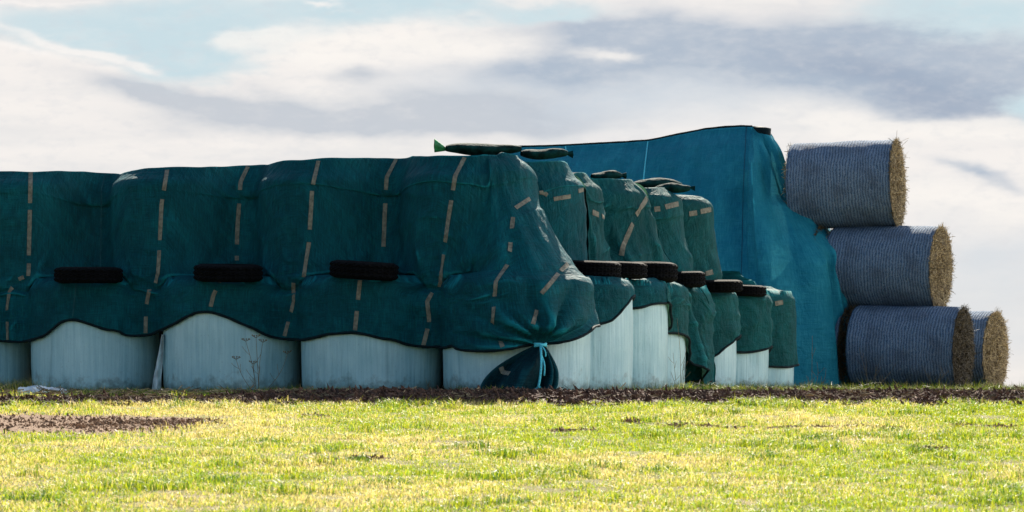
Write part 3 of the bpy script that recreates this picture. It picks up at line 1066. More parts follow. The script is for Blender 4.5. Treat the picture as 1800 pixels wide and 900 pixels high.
    out[:, :nv] = X
    return out


def idx_t(t):
    return int(np.argmin(np.abs(T_side - t) + 1e3 * (np.arange(NSAMP) < IFAN1) * (t > 0)))


def sheet_mesh(name, grid, uv, strips=(), mats=None):
    n, m = grid.shape[:2]
    V = grid.reshape(-1, 3); Fq = grid_faces(n, m)
    return V, Fq, uv.reshape(-1, 2)


def bvh_of(V, Fq):
    return BVHTree.FromPolygons([tuple(v) for v in V], [tuple(f) for f in Fq])


CAMV = Vector((0, 0, ZC))


def strip_pieces(bvh, path, dashes, width):
    """webbing sewn on the cloth along a path: conforming flat pieces"""
    p = np.array(path, float)
    L = np.concatenate([[0], np.cumsum(np.hypot(*np.diff(p, axis=0).T))])
    V, Q = [], []
    for d0, d1 in dashes:
        q = np.linspace(d0, d1, max(3, int(abs(d1 - d0) / 4)))
        xs, ys = np.interp(q, L, p[:, 0]), np.interp(q, L, p[:, 1])
        prev = None
        hits = []
        for x, y in zip(xs, ys):
            dr = Vector(((x - 900) / F, 1, (HOR - y) / F)).normalized()
            loc, nor, fi, di = bvh.ray_cast(CAMV, dr)
            if loc is None:
                hits.append(None); continue
            if nor.dot(dr) > 0: nor = -nor
            hits.append((loc, nor))
        runs, cur = [], []
        for h in hits:
            if h is None or (cur and (h[0] - cur[-1][0]).length >= 0.12):
                runs.append(cur); cur = []
            if h: cur.append(h)
        runs.append(cur)
        good = max(runs, key=len)
        if len(good) < 2: continue
        pts = np.array([h[0] for h in good]); nrm = np.array([h[1] for h in good])
        T = np.gradient(pts, axis=0)
        # cut where the path jumps over a silhouette
        prev_ok = None
        nrm = gsmooth(nrm, 1.0, 0); nrm /= np.linalg.norm(nrm, axis=1)[:, None]
        side = np.cross(T, nrm); side /= np.linalg.norm(side, axis=1)[:, None] + 1e-9
        for i in range(len(pts)):
            for sgn in (-1, 0, 1):
                c = pts[i] + sgn * side[i] * width / 2
                loc, nn, fi, di = bvh.find_nearest(Vector(c))
                if loc is None or (Vector(c) - loc).length > 0.05:
                    loc = Vector(c)
                V.append(np.array(loc) + nrm[i] * 0.006)
            if i > 0:
                b = len(V) - 6
                Q += [(b, b + 1, b + 4, b + 3), (b + 1, b + 2, b + 5, b + 4)]
    return np.array(V), np.array(Q)


def dash(pattern):
    out, a = [], 0
    for seg, gap in pattern:
        out.append((a, a + seg)); a += seg + gap
    return out


def crease(grid, i0, i1, seed, amp=1.0):
    q = grid[:, :150]; s = S_arc[i0:i1][:, None] + 0 * q[..., 2]; z = q[..., 2]
    m1 = sstep(fbm(s * 0.9, z * 0.9, seed), 0.0, 0.4); m2 = sstep(fbm(s * 0.8 + 9, z * 1.1, seed + 1), 0.0, 0.4)
    sh = lambda r: np.clip(r, 0, 1) ** 2.2
    d = 0.022 * sh(ridge(s * 2.0 + z * 1.1, z * 1.7 - s * 0.5, seed + 2)) * m1 + 0.020 * sh(ridge(s * 1.6 - z * 1.5, z * 1.4 + s * 0.7, seed + 3)) * m2
    d = d + 0.016 * sh(ridge(s * 0.7 + 0.3 * z, z * 3.4 + 0.3 * s, seed + 4)) * sstep(fbm(s * 0.7 + 3, z, seed + 5), 0.0, 0.35)
    d = d + 0.007 * fbm(s * 7, z * 4, seed + 6, 2)
    w = 1 - sstep(np.arange(150) / 150, 0.86, 0.97)
    q[..., :2] += Nb[i0:i1][:, None, :] * (amp * d * w[None])[..., None]
    grid[:, :150] = q
    return grid


def build_sheet(name, grid, uv, mat, stripes, label, cat, hem=True, keep=True, width=0.044):
    V, Fq, UV = sheet_mesh(name, grid, uv)
    bvh = bvh_of(V, Fq)
    inner = (np.arange(len(Fq)) % (grid.shape[1] - 1)) >= 149  # unseen roof and back faces get an opaque cloth that stops sun leaking through
    root = empty(name, (float(V[:, 0].mean()), float(V[:, 1].min()), 0))
    tag(root, label, cat)
    inv = np.array(root.location)
    o = link("cloth", mesh_np("cloth", V - inv, [Fq], uv=UV, mat_idx=inner.astype(int)), [mat, M_DARKCLOTH], root)
    for path, dashes in stripes:
        for da in dashes:
            vv, qq = strip_pieces(bvh, path, [da], width)
            if len(qq):
                link("sewn_stripe", mesh_np("sewn_stripe", vv - inv, [qq]), M_STRIPE, o)
    if hem:
        h = grid[:, 0, :]
        mb = MB(); mb.tube(h[::2] - inv, 0.013 + 0.004 * rng.random(len(h[::2])), 6)
        link("hem_roll", mb.mesh("hem_roll"), M_DARKCLOTH, o)
    return root, bvh


# where tyres hold the cloth down: (x, y, radius)
TYRE_FRONT = ((95, 216, 498, 467, 37.72, (0.02, 0.0, 0.2), "black tyre on the ledge above the bale behind the white plastic scrap"),
              (340, 462, 495, 462, 37.12, (0.03, -0.035, 1.1), "black tyre on the ledge above the bale with dried umbel weeds"),
              (578, 700, 491, 457, 36.55, (0.03, -0.06, 2.2), "black tyre on the ledge nearest the striped corner, tilted to the left"))
TYRE_SIDE = ((1092, 489, 459, 37.85, .33, "black tyre right beside the draped corner, first of the receding tyres"),
             (1138, 489, 461, 38.55, .32, "smooth black tyre in the middle of the three close behind the corner"),
             (1192, 496, 462, 39.45, .33, "thick knobbly tyre, third behind the corner"),
             (1241, 506, 478, 41.1, .30, "tyre half hidden behind the slanting net edge"),
             (1306, 514, 492, 42.6, .33, "flat thin tyre in front of the blue tarpaulin"),
             (1347, 521, 501, 44.0, .31, "farthest tyre with a worn light edge, before the blue tarpaulin"))
HOLD = [((0.5 * (a[0] + a[1]) - 900) * a[4] / F, a[4], 0.33) for a in TYRE_FRONT] + [((a[0] - 900) * a[3] / F - a[4], a[3], a[4]) for a in TYRE_SIDE]


def held(grid):
    m = np.zeros((grid.shape[0], 150), bool)
    q = grid[:, :150]
    for x, y, r in HOLD:
        m |= (np.hypot(q[..., 0] - x, q[..., 1] - y) < r) & (np.abs(q[..., 2] - 1.18) < 0.09)
    return m


# --- sheet one: the front, the corner and the first bay of the side
i0, i1 = 0, idx_t(2.5)
br = np.zeros(NSAMP)
ar = np.arange(NSAMP)
br = sstep(ar, IFAN0 + 8, IFAN0 + 34) * (1 - sstep(T_side, 0.05, 0.45))
grid, uv = drape(i0, i1, HEM, 100, bridge=br)
# gather at the tied corner: cloth is drawn towards one point and pleats radiate from it
ig = int(np.argmin(np.abs(px_lo[:IFAN1 - 10] - 945)))
Gp = np.array([*(Pb[ig] + Nb[ig] * (D_LO[ig] + 0.09)), zat(606, p_lo[ig, 1])])
vec = grid[:, :150] - Gp
us = (S_arc[i0:i1] - S_arc[ig])[:, None] + 0 * vec[..., 2]
dz = vec[..., 2]
rad = np.hypot(us, dz)
angp = np.arctan2(us, np.maximum(dz, 0.0) + 0.03)
nout = Nb[i0:i1][:, None, :]
pleat = np.exp(-(rad / 0.62) ** 2) * sstep(rad, 0.02, 0.22) * (0.05 + 0.085 * np.sin(angp * 7 + 1.5 * np.sin(angp * 3 + 1)) + 0.03 * np.sin(angp * 17 + 2))
long_ = np.exp(-((angp + 0.05) / 0.22) ** 2) * sstep(rad, 0.1, 0.4) * (1 - sstep(rad, 0.9, 1.9)) * 0.03 * np.sin((angp) * 34)
hemroll = np.exp(-(rad / 0.9) ** 2) * 0.025 * np.sin(rad * 9 + angp * 2)
grid[:, :150, :2] += nout * (pleat + long_ + hemroll)[..., None]
pull = 0.72 * np.exp(-(rad / 0.17) ** 2)
grid[:, :150] += (Gp - grid[:, :150]) * pull[..., None]
st1 = [
    ([(-40, 305), (-45, 485)], dash([(70, 25), (60, 200)])),
    ([(54, 303), (50, 485)], dash([(54, 12), (80, 14), (30, 300)])),
    ([(42, 487), (34, 490), (17, 512), (13, 540), (14, 601)], dash([(10, 18), (42, 20), (32, 99)])),
    ([(294, 299), (284, 360), (281, 430), (278, 480), (272, 505)], dash([(36, 16), (72, 18), (58, 99)])),
    ([(263, 509), (257, 540), (256, 590)], dash([(26, 22), (34, 99)])),
    ([(436, 293), (423, 320), (417, 400), (416, 461)], dash([(44, 24), (72, 20), (8, 99)])),
    ([(390, 488), (375, 520), (369, 546)], dash([(10, 15), (30, 99)])),
    ([(560, 283), (549, 330), (543, 430), (532, 499)], dash([(42, 12), (68, 22), (62, 99)])),
    ([(516, 497), (517, 530), (500, 592)], dash([(52, 18), (26, 99)])),
    ([(697, 280), (680, 312), (676, 380), (674, 438)], dash([(58, 24), (76, 99)])),
    ([(633, 493), (628, 540), (624, 583)], dash([(34, 20), (34, 99)])),
    ([(817, 277), (800, 310), (786, 400), (777, 470), (773, 504)], dash([(62, 18), (74, 22), (66, 99)])),
    ([(760, 515), (751, 530), (755, 565), (744, 608)], dash([(54, 12), (32, 99)])),
    ([(902, 382), (896, 440), (893, 465)], dash([(20, 25), (16, 99)])),
    ([(892, 466), (872, 495), (866, 568)], dash([(62, 18), (30, 99)])),
    ([(906, 366), (938, 345)], dash([(30, 99)])),
    ([(938, 341), (955, 338), (970, 350)], dash([(26, 99)])),
    ([(973, 350), (1003, 345)], dash([(30, 99)])),
    ([(1016, 336), (1036, 330)], dash([(24, 99)])),
    ([(998, 464), (985, 477), (952, 516)], dash([(18, 6), (46, 99)])),
    ([(944, 545), (936, 572)], dash([(26, 99)])),
    ([(880, 600), (884, 612)], dash([(11, 99)])),
]
SOLID = [(x, y, r, 0.0, HB) for x, y, r in LOW] + [(x, y, r - 0.04, HB, 1.10) for x, y, r in UP]
su1 = gsmooth(np.where((ar > IFAN0 - 4) & (ar < IFAN1 + 4), 1.0, 1.045), 4)[i0:i1]
fix = np.zeros(grid.shape[:2], bool)[:, :150]
fix |= (rad < 0.05) | held(grid)
fix[0, :] = True
allow = 0.5 - 0.485 * np.clip(br[i0:i1] * 3, 0, 1)[:, None] * np.ones((1, 150))
grid = keep_off(relax(keep_off(grid), fixed=fix, bales=SOLID, seed=1, support=(Nb[i0:i1], allow), slack_u=su1))
# pleats drawn in by the twine
vec = grid[:, :150] - Gp
us = (S_arc[i0:i1] - S_arc[ig])[:, None] + 0 * vec[..., 2]
rad = np.hypot(us, vec[..., 2]); angp = np.arctan2(us, np.maximum(vec[..., 2], 0.0) + 0.03)
pw = sstep(rad, 0.03, 0.2) * (0.9 * np.exp(-(rad / 0.38) ** 2) + 0.35 * np.exp(-((angp - 0.1) / 0.5) ** 2) * np.exp(-(rad / 0.95) ** 2))
ph_ = angp * 6.5 + 0.9 * np.sin(angp * 2.3 + 1) + 0.5 * fbm(angp * 2, rad * 1.5, 640)
sharp = 1 - np.abs(np.sin(ph_)) ** 0.7
grid[:, :150, :2] += nout * (pw * (0.03 + 0.21 * (1 - sharp)))[..., None]
grid = crease(grid, i0, i1, 700)
T1, BVH1 = build_sheet("green_net_cover", grid, uv, M_GREEN, st1,
                       "large green net cover with tan dashed stripes over the front and corner bales", "net cover")
inv1 = np.array(T1.location)
# thin seam cords hanging in the hollows
for path in ([(186, 306), (179, 330), (177, 470)], [(134, 500), (128, 556)]):
    vv, qq = strip_pieces(BVH1, path, [(0, 400)], 0.010)
    if len(qq):
        link("seam", mesh_np("seam", vv - inv1, [qq]), mat_simple("seam_thread", (0.03, 0.12, 0.13), 0.8, 0.2), T1)

# the tied-off bunch below the knot
def bunch():
    nu, nvv = 120, 46
    knot = np.array([Gp[0], Gp[1] - 0.06, Gp[2]])
    foot_y = knot[1] - 0.10
    left, right, base = (845 - 900) * foot_y / F, (970 - 900) * foot_y / F, 0.0
    f = np.linspace(0, 1, nvv); an = np.arange(nu) / nu * 2 * np.pi
    FF, AA = np.meshgrid(f, an, indexing='ij')
    zz = knot[2] * (1 - FF) + 0.02 * FF
    cxl = knot[0] + (0.5 * (left + right) - knot[0]) * FF ** 0.9
    wid = 0.035 + (0.5 * (right - left) - 0.035) * np.sin(np.clip(FF, 0, 1) * np.pi / 2) ** 0.85
    wid = wid * (1 - 0.04 * sstep(FF, 0.8, 1.0))
    dep = 0.03 + 0.17 * np.sin(FF * np.pi / 2) ** 0.8
    fold = 1 + (0.62 * np.sin(AA * 7 + 2.2 * np.sin(AA * 2 + 0.6) + FF * 1.2) + 0.14 * np.sin(AA * 13 + 3 * FF + 1)) * (0.35 + 0.65 * sstep(FF, 0.0, 0.5)) + 0.10 * fbm(np.cos(AA) * 2 + 3, np.sin(AA) * 2 + FF * 2.5, 88)
    x = cxl + wid * np.cos(AA) * (0.85 + 0.15 * fold)
    y = foot_y + (knot[1] - foot_y) * (1 - FF) + dep * np.sin(AA) * fold + 0.05 * FF
    # small ruff above the knot is the sheet itself; below, the cloth belly swells to the left
    x = x - 0.05 * np.sin(FF * np.pi) * (np.cos(AA) < 0)
    V = np.stack([x, y, zz], -1).reshape(-1, 3)
    q = grid_faces(nvv, nu)
    wrap = np.array([[i * nu + nu - 1, (i + 1) * nu + nu - 1, (i + 1) * nu, i * nu] for i in range(nvv - 1)])
    uvb = np.stack([AA * 0.3, FF * 0.6], -1).reshape(-1, 2)
    return V, np.vstack([q, wrap]), uvb, knot
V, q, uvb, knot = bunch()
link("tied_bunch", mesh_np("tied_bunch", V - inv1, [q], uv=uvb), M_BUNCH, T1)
vv, qq = strip_pieces(bvh_of(V, q), [(880, 645), (884, 655), (896, 657)], [(0, 24)], 0.05)
if len(qq):
    link("sewn_stripe", mesh_np("sewn_stripe", vv - inv1, [qq]), M_STRIPE, T1)

# turquoise twine round the knot with two hanging ends
mb = MB()
an = np.linspace(0, 4 * np.pi, 50)
mb.tube(np.stack([knot[0] + 0.055 * np.cos(an), knot[1] - 0.02 + 0.06 * np.sin(an), knot[2] - 0.012 + 0.018 * np.sin(an * 0.5 + 0.4) + an * 0.0012], -1), 0.014, 6)
kf = np.array([knot[0], knot[1] - 0.10, knot[2]])
def hang(dx, z0, z1, bulge, n=14):
    f = np.linspace(0, 1, n)
    return np.stack([kf[0] + dx * f + 0.02 * np.sin(f * np.pi), kf[1] - bulge * np.sin(np.minimum(f * 1.6, 1) * np.pi / 2) + 0 * f, z0 + (z1 - z0) * f], -1)
mb.tube(hang(-0.03, kf[2], 0.055, 0.20), 0.012, 6)
mb.tube(hang(0.035, kf[2] - 0.08, 0.20, 0.19), 0.008, 6)
mb.tube(hang(0.05, kf[2], kf[2] - 0.12, 0.10), 0.007, 6)
for k in range(4):
    e = np.array([kf[0] - 0.03, kf[1] - 0.16, 0.06])
    f = np.linspace(0, 1, 8)[:, None]
    mb.tube(e + f * np.array([-0.09 + 0.04 * k, -0.02, -0.02 + 0.012 * k]) + np.array([0, 0, 0.02]) * np.sin(f * 6 + k), 0.006, 5)
tag(link("twine", mb.mesh("twine"), M_ROPE), "turquoise twine tied round the gathered corner of the green net", "twine")

# --- sheet two: second bay, with a taut free edge that slants to the ground
i0, i1 = idx_t(2.44), idx_t(4.62)
br2 = sstep(T_side, 3.9, 4.5)
def skew2(s, z, hemc):
    return sstep(s, 3.6, 4.62) * (0.85 * (1 - sstep(z, 0.0, 2.3)))
grid, uv = drape(i0, i1, HEM, 140, offset=0.012, bridge=br2, skew=skew2, amp=1.3)
grid[:, :150, :2] += (Nb[i0:i1][:, None, :] * (0.16 * sstep(S_arc[i0:i1], 3.9, 4.6)[:, None] * sstep(1.1 - grid[:, :150, 2], 0, 1.0))[..., None])
st2 = [([(1041, 373), (1062, 382)], dash([(12, 6), (10, 9)])),
       ([(1137, 348), (1118, 378)], dash([(36, 99)])),
       ([(1112, 393), (1096, 430), (1092, 450)], dash([(60, 99)])),
       ([(1195, 490), (1185, 500)], dash([(14, 99)])), ([(1250, 592), (1256, 602)], dash([(12, 99)]))]
fix = np.zeros((grid.shape[0], 150), bool); fix[0, :] = True; fix[-1, 40:] = True; fix |= held(grid)
allow = 0.5 - 0.48 * np.clip(br2[i0:i1] * 3, 0, 1)[:, None] * np.ones((1, 150))
grid = keep_off(relax(keep_off(grid), fixed=fix, bales=SOLID, seed=2, support=(Nb[i0:i1], allow), slack_u=1.08, kick_amp=0.03))
grid = crease(grid, i0, i1, 720, 1.7)
T2, BVH2 = build_sheet("green_net_cover", grid, uv, M_GREEN2, st2, "green net cover with a slanting free edge that hangs down to the ground", "net cover", width=0.06)
inv2 = np.array(T2.location)
mb = MB(); mb.tube(grid[-1, :150:2] - inv2, 0.011, 6)
link("edge_roll", mb.mesh("edge_roll"), M_GREEN2, T2)

# --- sheet three: the last bays
i0, i1 = idx_t(4.35), NSAMP
def skew3(s, z, hemc):
    return 0 * s
br3 = 0.5 * sstep(T_side, 6.8, 7.3) * (1 - sstep(T_side, 7.3, 7.5))
grid, uv = drape(i0, i1, HEM3, 180, offset=-0.01, bridge=br3, amp=1.3)
st3 = [([(1150, 368), (1160, 367)], dash([(10, 99)])), ([(1169, 364), (1193, 358)], dash([(24, 99)])),
       ([(1211, 376), (1225, 374)], dash([(14, 99)])), ([(1231, 372), (1250, 368)], dash([(19, 99)])),
       ([(1240, 481), (1253, 478)], dash([(13, 99)])), ([(1263, 484), (1274, 489)], dash([(12, 99)])),
       ([(1348, 537), (1376, 531)], dash([(29, 99)])), ([(1285, 520), (1297, 514)], dash([(13, 99)]))]
fix = np.zeros((grid.shape[0], 150), bool); fix[0, :] = True; fix[-1, :] = True; fix |= held(grid)
grid = keep_off(relax(keep_off(grid), fixed=fix, bales=SOLID, seed=3, slack_u=1.08, kick_amp=0.03))
grid = crease(grid, i0, i1, 740, 1.7)
T3, BVH3 = build_sheet("green_net_cover", grid, uv, M_GREEN2, st3, "crumpled green net cover on the far end of the row, beside the blue tarpaulin", "net cover", width=0.06)

# ------------------------------------------------------------------ tyres
def tyre_mesh(Ro, w, ri, seed):
    prof = [(ri, -w * .36), (ri + .03, -w * .47), (Ro * .80, -w * .52), (Ro - .05, -w * .49), (Ro - .018, -w * .42)]
    zs = np.linspace(-w * .32, w * .32, 9)
    prof += [(Ro, z) for z in zs] + [(r, -z) for r, z in prof[::-1]]
    prof = np.array(prof)
    inner = np.array([(ri + .02, w * .30), (Ro - .06, w * .25), (Ro - .05, -w * .25), (ri + .02, -w * .30)])
    prof = np.vstack([prof, inner])
    nu = 144; m = len(prof)
    an = np.arange(nu) / nu * 2 * np.pi
    V = np.zeros((nu, m, 3))
    for i in range(nu):
        r = prof[:, 0].copy(); z = prof[:, 1].copy()
        for j in range(5, 14):
            ph = (i + (j % 2) * 3 + seed) % 6
            if ph < 2 or j in (7, 11):
                r[j] -= 0.012
        V[i] = np.stack([r * np.cos(an[i]), r * np.sin(an[i]), z + w * .52], -1)
    fq = []
    for i in range(nu):
        i2 = (i + 1) % nu
        for j in range(m):
            j2 = (j + 1) % m
            fq.append((i * m + j, i2 * m + j, i2 * m + j2, i * m + j2))
    me = mesh_np("tyre", V.reshape(-1, 3), [np.array(fq)], smooth=False)
    return me


TG = "old tyres weighing down the net on the ledge"
tyre_me = tyre_mesh(0.345, 0.165, 0.19, 0)
tyre_me.materials.append(M_RUBBER)
def tyre(loc, label, sc=(1, 1, 1), tilt=(0, 0, 0)):
    o = bpy.data.objects.new("tyre", tyre_me); COL.objects.link(o)
    o.location = loc; o.scale = sc; o.rotation_euler = tilt
    tag(o, label, "tyre", TG)
    return o


for (xa, xb, yb, yt, Yd, tl_, lab) in TYRE_FRONT:
    hgt = (yb - yt) * Yd / F
    dia = (xb - xa) * Yd / F
    tyre(P((xa + xb) / 2, yb, Yd), lab, (dia / .69, dia / .69, hgt / 0.185), tl_)
for (xr, yb, yt, Yd, r, lab) in TYRE_SIDE:
    X0 = (xr - 900) * Yd / F - r
    hgt = (yb - yt) * Yd / F
    tyre((X0, Yd, zat(yb, Yd)), lab, (r / .345, r / .345, hgt / 0.172), (0.01, 0.03, Yd))
tyre((P(930, 694, 35.45).x, 35.45, 0.0), "flattened tyre on the soil holding down the tied bunch", (1.0, .7, .42), (0, 0, .4))

# ------------------------------------------------------------------ gravel bags on top
def gravel_bag(name, p0, p1, r, label, tie0=False, tie1=False, seed=0, bright=False):
    p0 = np.array(p0); p1 = np.array(p1)
    n = 40; k = 20
    f = np.linspace(0, 1, n)
    prof = r * np.clip(np.sin(np.pi * np.clip(f * 0.94 + 0.03, 0, 1)), 0, 1) ** 0.38
    c = p0 + (p1 - p0) * f[:, None]
    c[:, 2] += 0.008 * np.sin(f * 7 + seed)
    t = (p1 - p0) / np.linalg.norm(p1 - p0)
    u = np.cross(t, [0, 0, 1]); u /= np.linalg.norm(u); w = np.array([0, 0, 1.0])
    an = np.arange(k) / k * 2 * np.pi
    V = np.zeros((n, k, 3))
    for i in range(n):
        lump = 1 + 0.08 * fbm(np.cos(an) * 1.2 + seed, np.sin(an) * 1.2 + f[i] * 4, 91 + seed) + 0.16 * pnoise(np.full(k, f[i] * 3.5 + seed), np.full(k, 0.5), 97) + 0.04 * np.sin(an * 5 + f[i] * 3)
        V[i] = c[i] + prof[i] * lump[:, None] * (1.25 * np.cos(an)[:, None] * u + 0.62 * np.sin(an)[:, None] * w)
    q = np.vstack([grid_faces(n, k), np.array([[i * k + k - 1, (i + 1) * k + k - 1, (i + 1) * k, i * k] for i in range(n - 1)])])
    root = empty(name, tuple(0.5 * (p0 + p1) - np.array([0, 0, r * .6])))
    inv = np.array(root.location)
    link("filled_bag", mesh_np("filled_bag", V.reshape(-1, 3) - inv, [q]), M_BAG, root)
    for flag, e, sgn in ((tie0, p0, -1), (tie1, p1, 1)):
        if flag:
            m_ = 14
            fv = np.linspace(0, 1, 5)
            W_ = []
            for a in fv:
                rr = r * (0.16 + (0.42 if bright else 0.20) * a) * (1 + 0.25 * np.sin(np.arange(m_) * 2 * np.pi / m_ * 4 + seed))
                ang = np.arange(m_) / m_ * 2 * np.pi
                W_.append(e + sgn * t * (r * (0.05 + (1.1 if bright else 0.6) * a)) + np.array([0, 0, r * (0.35 if bright else -0.1) * a]) + rr[:, None] * (np.cos(ang)[:, None] * u * 0.8 + np.sin(ang)[:, None] * w))
            Wv = np.array(W_).reshape(-1, 3)
            qq = np.vstack([grid_faces(5, m_), np.array([[i * m_ + m_ - 1, (i + 1) * m_ + m_ - 1, (i + 1) * m_, i * m_] for i in range(4)])])
            link("tied_end", mesh_np("tied_end", Wv - inv, [qq]), M_BAGTIE if bright else M_BAG, root)
    tag(root, label, "gravel bag", "green gravel bags lying on top of the stack")
    return root


gravel_bag("gravel_bag", P(784, 262, 37.0), P(916, 263, 37.1), 0.105, "long green gravel bag with a bright green tied end on top of the front corner", tie0=True, seed=1, bright=True)
gravel_bag("gravel_bag", P(916, 271, 38.0), P(997, 270, 38.1), 0.095, "shorter dark gravel bag just behind the corner, right of the long one", tie1=True, seed=2)
gravel_bag("gravel_bag", P(1040, 310, 40.8), P(1092, 308, 40.9), 0.09, "small gravel bag alone at the gap on the receding top", tie1=True, seed=3)
gravel_bag("gravel_bag", P(1114, 323, 42.6), P(1197, 325, 42.8), 0.11, "dark gravel bag on the far top, rear one of the pair", seed=4)
gravel_bag("gravel_bag", P(1150, 332, 42.2), P(1213, 330, 42.2), 0.09, "gravel bag with a pale open end on the far top, front one of the pair", tie1=True, seed=5)

# ------------------------------------------------------------------ blue tarpaulin over the straw stack
def blue_cover():
    th = R_(21)
    fd = np.array([-math.cos(th), math.sin(th)]); nf = np.array([-math.sin(th), -math.cos(th)])
    E = np.array([(1322 - 900) * 51.0 / F, 51.0])
    front = np.arange(3.7, 0, -0.03)
    b0 = math.atan2(nf[1], nf[0]); b1 = R_(35)
    fan = np.linspace(b0, b1, 110)
    Pq = np.concatenate([E + fd * front[:, None], np.repeat(E[None], len(fan), 0)])
    Nq = np.concatenate([np.repeat(nf[None], len(front), 0), np.stack([np.cos(fan), np.sin(fan)], -1)])
    Nq = gsmooth(Nq, 22, 0); Nq /= np.linalg.norm(Nq, axis=1)[:, None]
    s = np.concatenate([-front, np.linspace(0, 1.9, len(fan))])
    tl = np.array([(700, 262), (900, 258), (990, 255), (1100, 249), (1140, 246), (1180, 238), (1240, 226), (1300, 221), (1345, 222), (1500, 222)], float)
    pxr = 900 + Pq[:, 0] / Pq[:, 1] * F
    zt = zat(np.interp(pxr, tl[:, 0], tl[:, 1]), Pq[:, 1] - 0.1)
    nv = 150
    zn = np.array([-0.12, 0.6, 1.41, 1.75, 1.95, 2.18, 2.7, 3.0, 3.27, 3.45, 3.58, 3.66])
    dn_end = np.array([1.40, 1.45, 1.44, 1.42, 1.37, 1.16, 0.64, 0.50, 0.40, 0.29, 0.16, 0.0])
    dn_fr = np.array([1.70, 1.66, 1.52, 1.40, 1.28, 1.12, 0.78, 0.62, 0.46, 0.32, 0.16, 0.0])
    n = len(s)
    wend = sstep(s, 0.2, 1.1)[:, None]
    f = np.linspace(0, 1, nv)
    z = -0.12 + (zt[:, None] + 0.12) * (1 - (1 - f) ** 1.12)[None]
    zr = (z + 0.12) / (zt[:, None] + 0.12) * (3.66 + 0.12) - 0.12
    d = np.interp(zr, zn, dn_end) * wend + np.interp(zr, zn, dn_fr) * (1 - wend)
    # the end of the ridge is blunt, not a point
    d = np.maximum(d - 0.28 * wend, 0.35 * d)
    d = d - 0.16 * wend * np.exp(-(3.66 - zr) / 0.06)
    Pq = Pq + Nq * (0.28 * wend)
    ss = s[:, None] + 0 * z
    foldw = sstep(3.6 - zr, 0.1, 1.0)
    d = d + foldw * ((0.09 + 0.22 * (1 - wend)) * fbm(ss * 1.9 + 0.15 * z, z * 0.22, 201, 2) + (0.05 + 0.14 * (1 - wend)) * ridge(ss * 2.0 + 0.3 * z, z * 0.3, 203) * sstep(fbm(ss * 0.8, z * 0.4, 207), -0.3, 0.3) + 0.022 * fbm(ss * 6, z * 1.2, 205, 2))
    # tension pleats running down from the ridge peak and a deep pocket where it hangs over a bale edge
    d = d + 0.06 * np.sin(ss * 16 + 1.5 * np.sin(z * 1.3)) * np.exp(-((ss - 0.9) / 0.55) ** 2) * sstep(zr, 2.0, 2.9) * (1 - sstep(zr, 3.3, 3.6))
    d = d + 0.09 * np.exp(-((ss - 1.05) / 0.22) ** 2 - ((zr - 1.86) / 0.16) ** 2) - 0.10 * np.exp(-((ss - 0.86) / 0.05) ** 2 - ((zr - 1.55) / 0.34) ** 2)
    d = d + 0.04 * np.exp(-((ss - 0.75) / 0.10) ** 2 - ((zr - 1.5) / 0.4) ** 2)
    d = d + 0.05 * sstep(0.3 - zr, 0, 0.4) * fbm(ss * 4, z, 209, 2)
    G_ = np.zeros((n, nv + 6, 3))
    G_[:, :nv, :2] = Pq[:, None] + Nq[:, None] * d[..., None]
    G_[:, :nv, 2] = z
    for r in range(6):         # back slope, closing the cover behind the ridge
        G_[:, nv + r, :2] = Pq - Nq * (0.03 + 0.14 * r) * np.concatenate([np.ones(len(front)), np.linspace(1, 0.05, len(fan))])[:, None]
        G_[:, nv + r, 2] = zt - 0.03 - 0.75 * r
    uv = np.zeros((n, nv + 6, 2)); uv[..., 0] = s[:, None]; uv[:, :nv, 1] = z; uv[:, nv:, 1] = 4
    fx = np.zeros((n, nv), bool); fx[0] = True; fx[-1] = True
    al = np.full((n, nv), 0.03); ztq = zt[:, None]
    G_ = relax(G_, fixed=fx, bales=[], seed=4, support=(Nq, al), slack_u=1.06, slack_v=1.006, kick_amp=0.03, floor=-0.2)
    # long soft folds falling from the ridge, slanting away from the peak on the left
    zq = G_[:, :nv, 2]; fw = sstep(ztq - zq, 0.05, 0.9)
    sl = ss + (0.55 * (ztq - zq) * 0.35) * sstep(-ss, 0.0, 1.2)
    fold = 0.075 * pnoise(sl * 3.1 + 0.4 * fbm(ss, zq * 0.5, 221), zq * 0.22 + 3, 223) + 0.05 * ridge(sl * 1.9 + 0.7, zq * 0.25, 225) \
        + 0.03 * ridge(sl * 4.3 + 0.3 * zq, zq * 0.35, 227) * sstep(fbm(ss * 1.1, zq * 0.5, 229), -0.1, 0.3) + 0.012 * fbm(ss * 7, zq * 2.0, 231, 2)
    fold = fold + 0.07 * np.exp(-((ss - 0.30) / 0.26) ** 2) - 0.06 * np.exp(-((ss - 0.55) / 0.12) ** 2)
    G_[:, :nv, :2] += Nq[:, None] * (fold * fw)[..., None]
    return G_, uv, zt, Pq


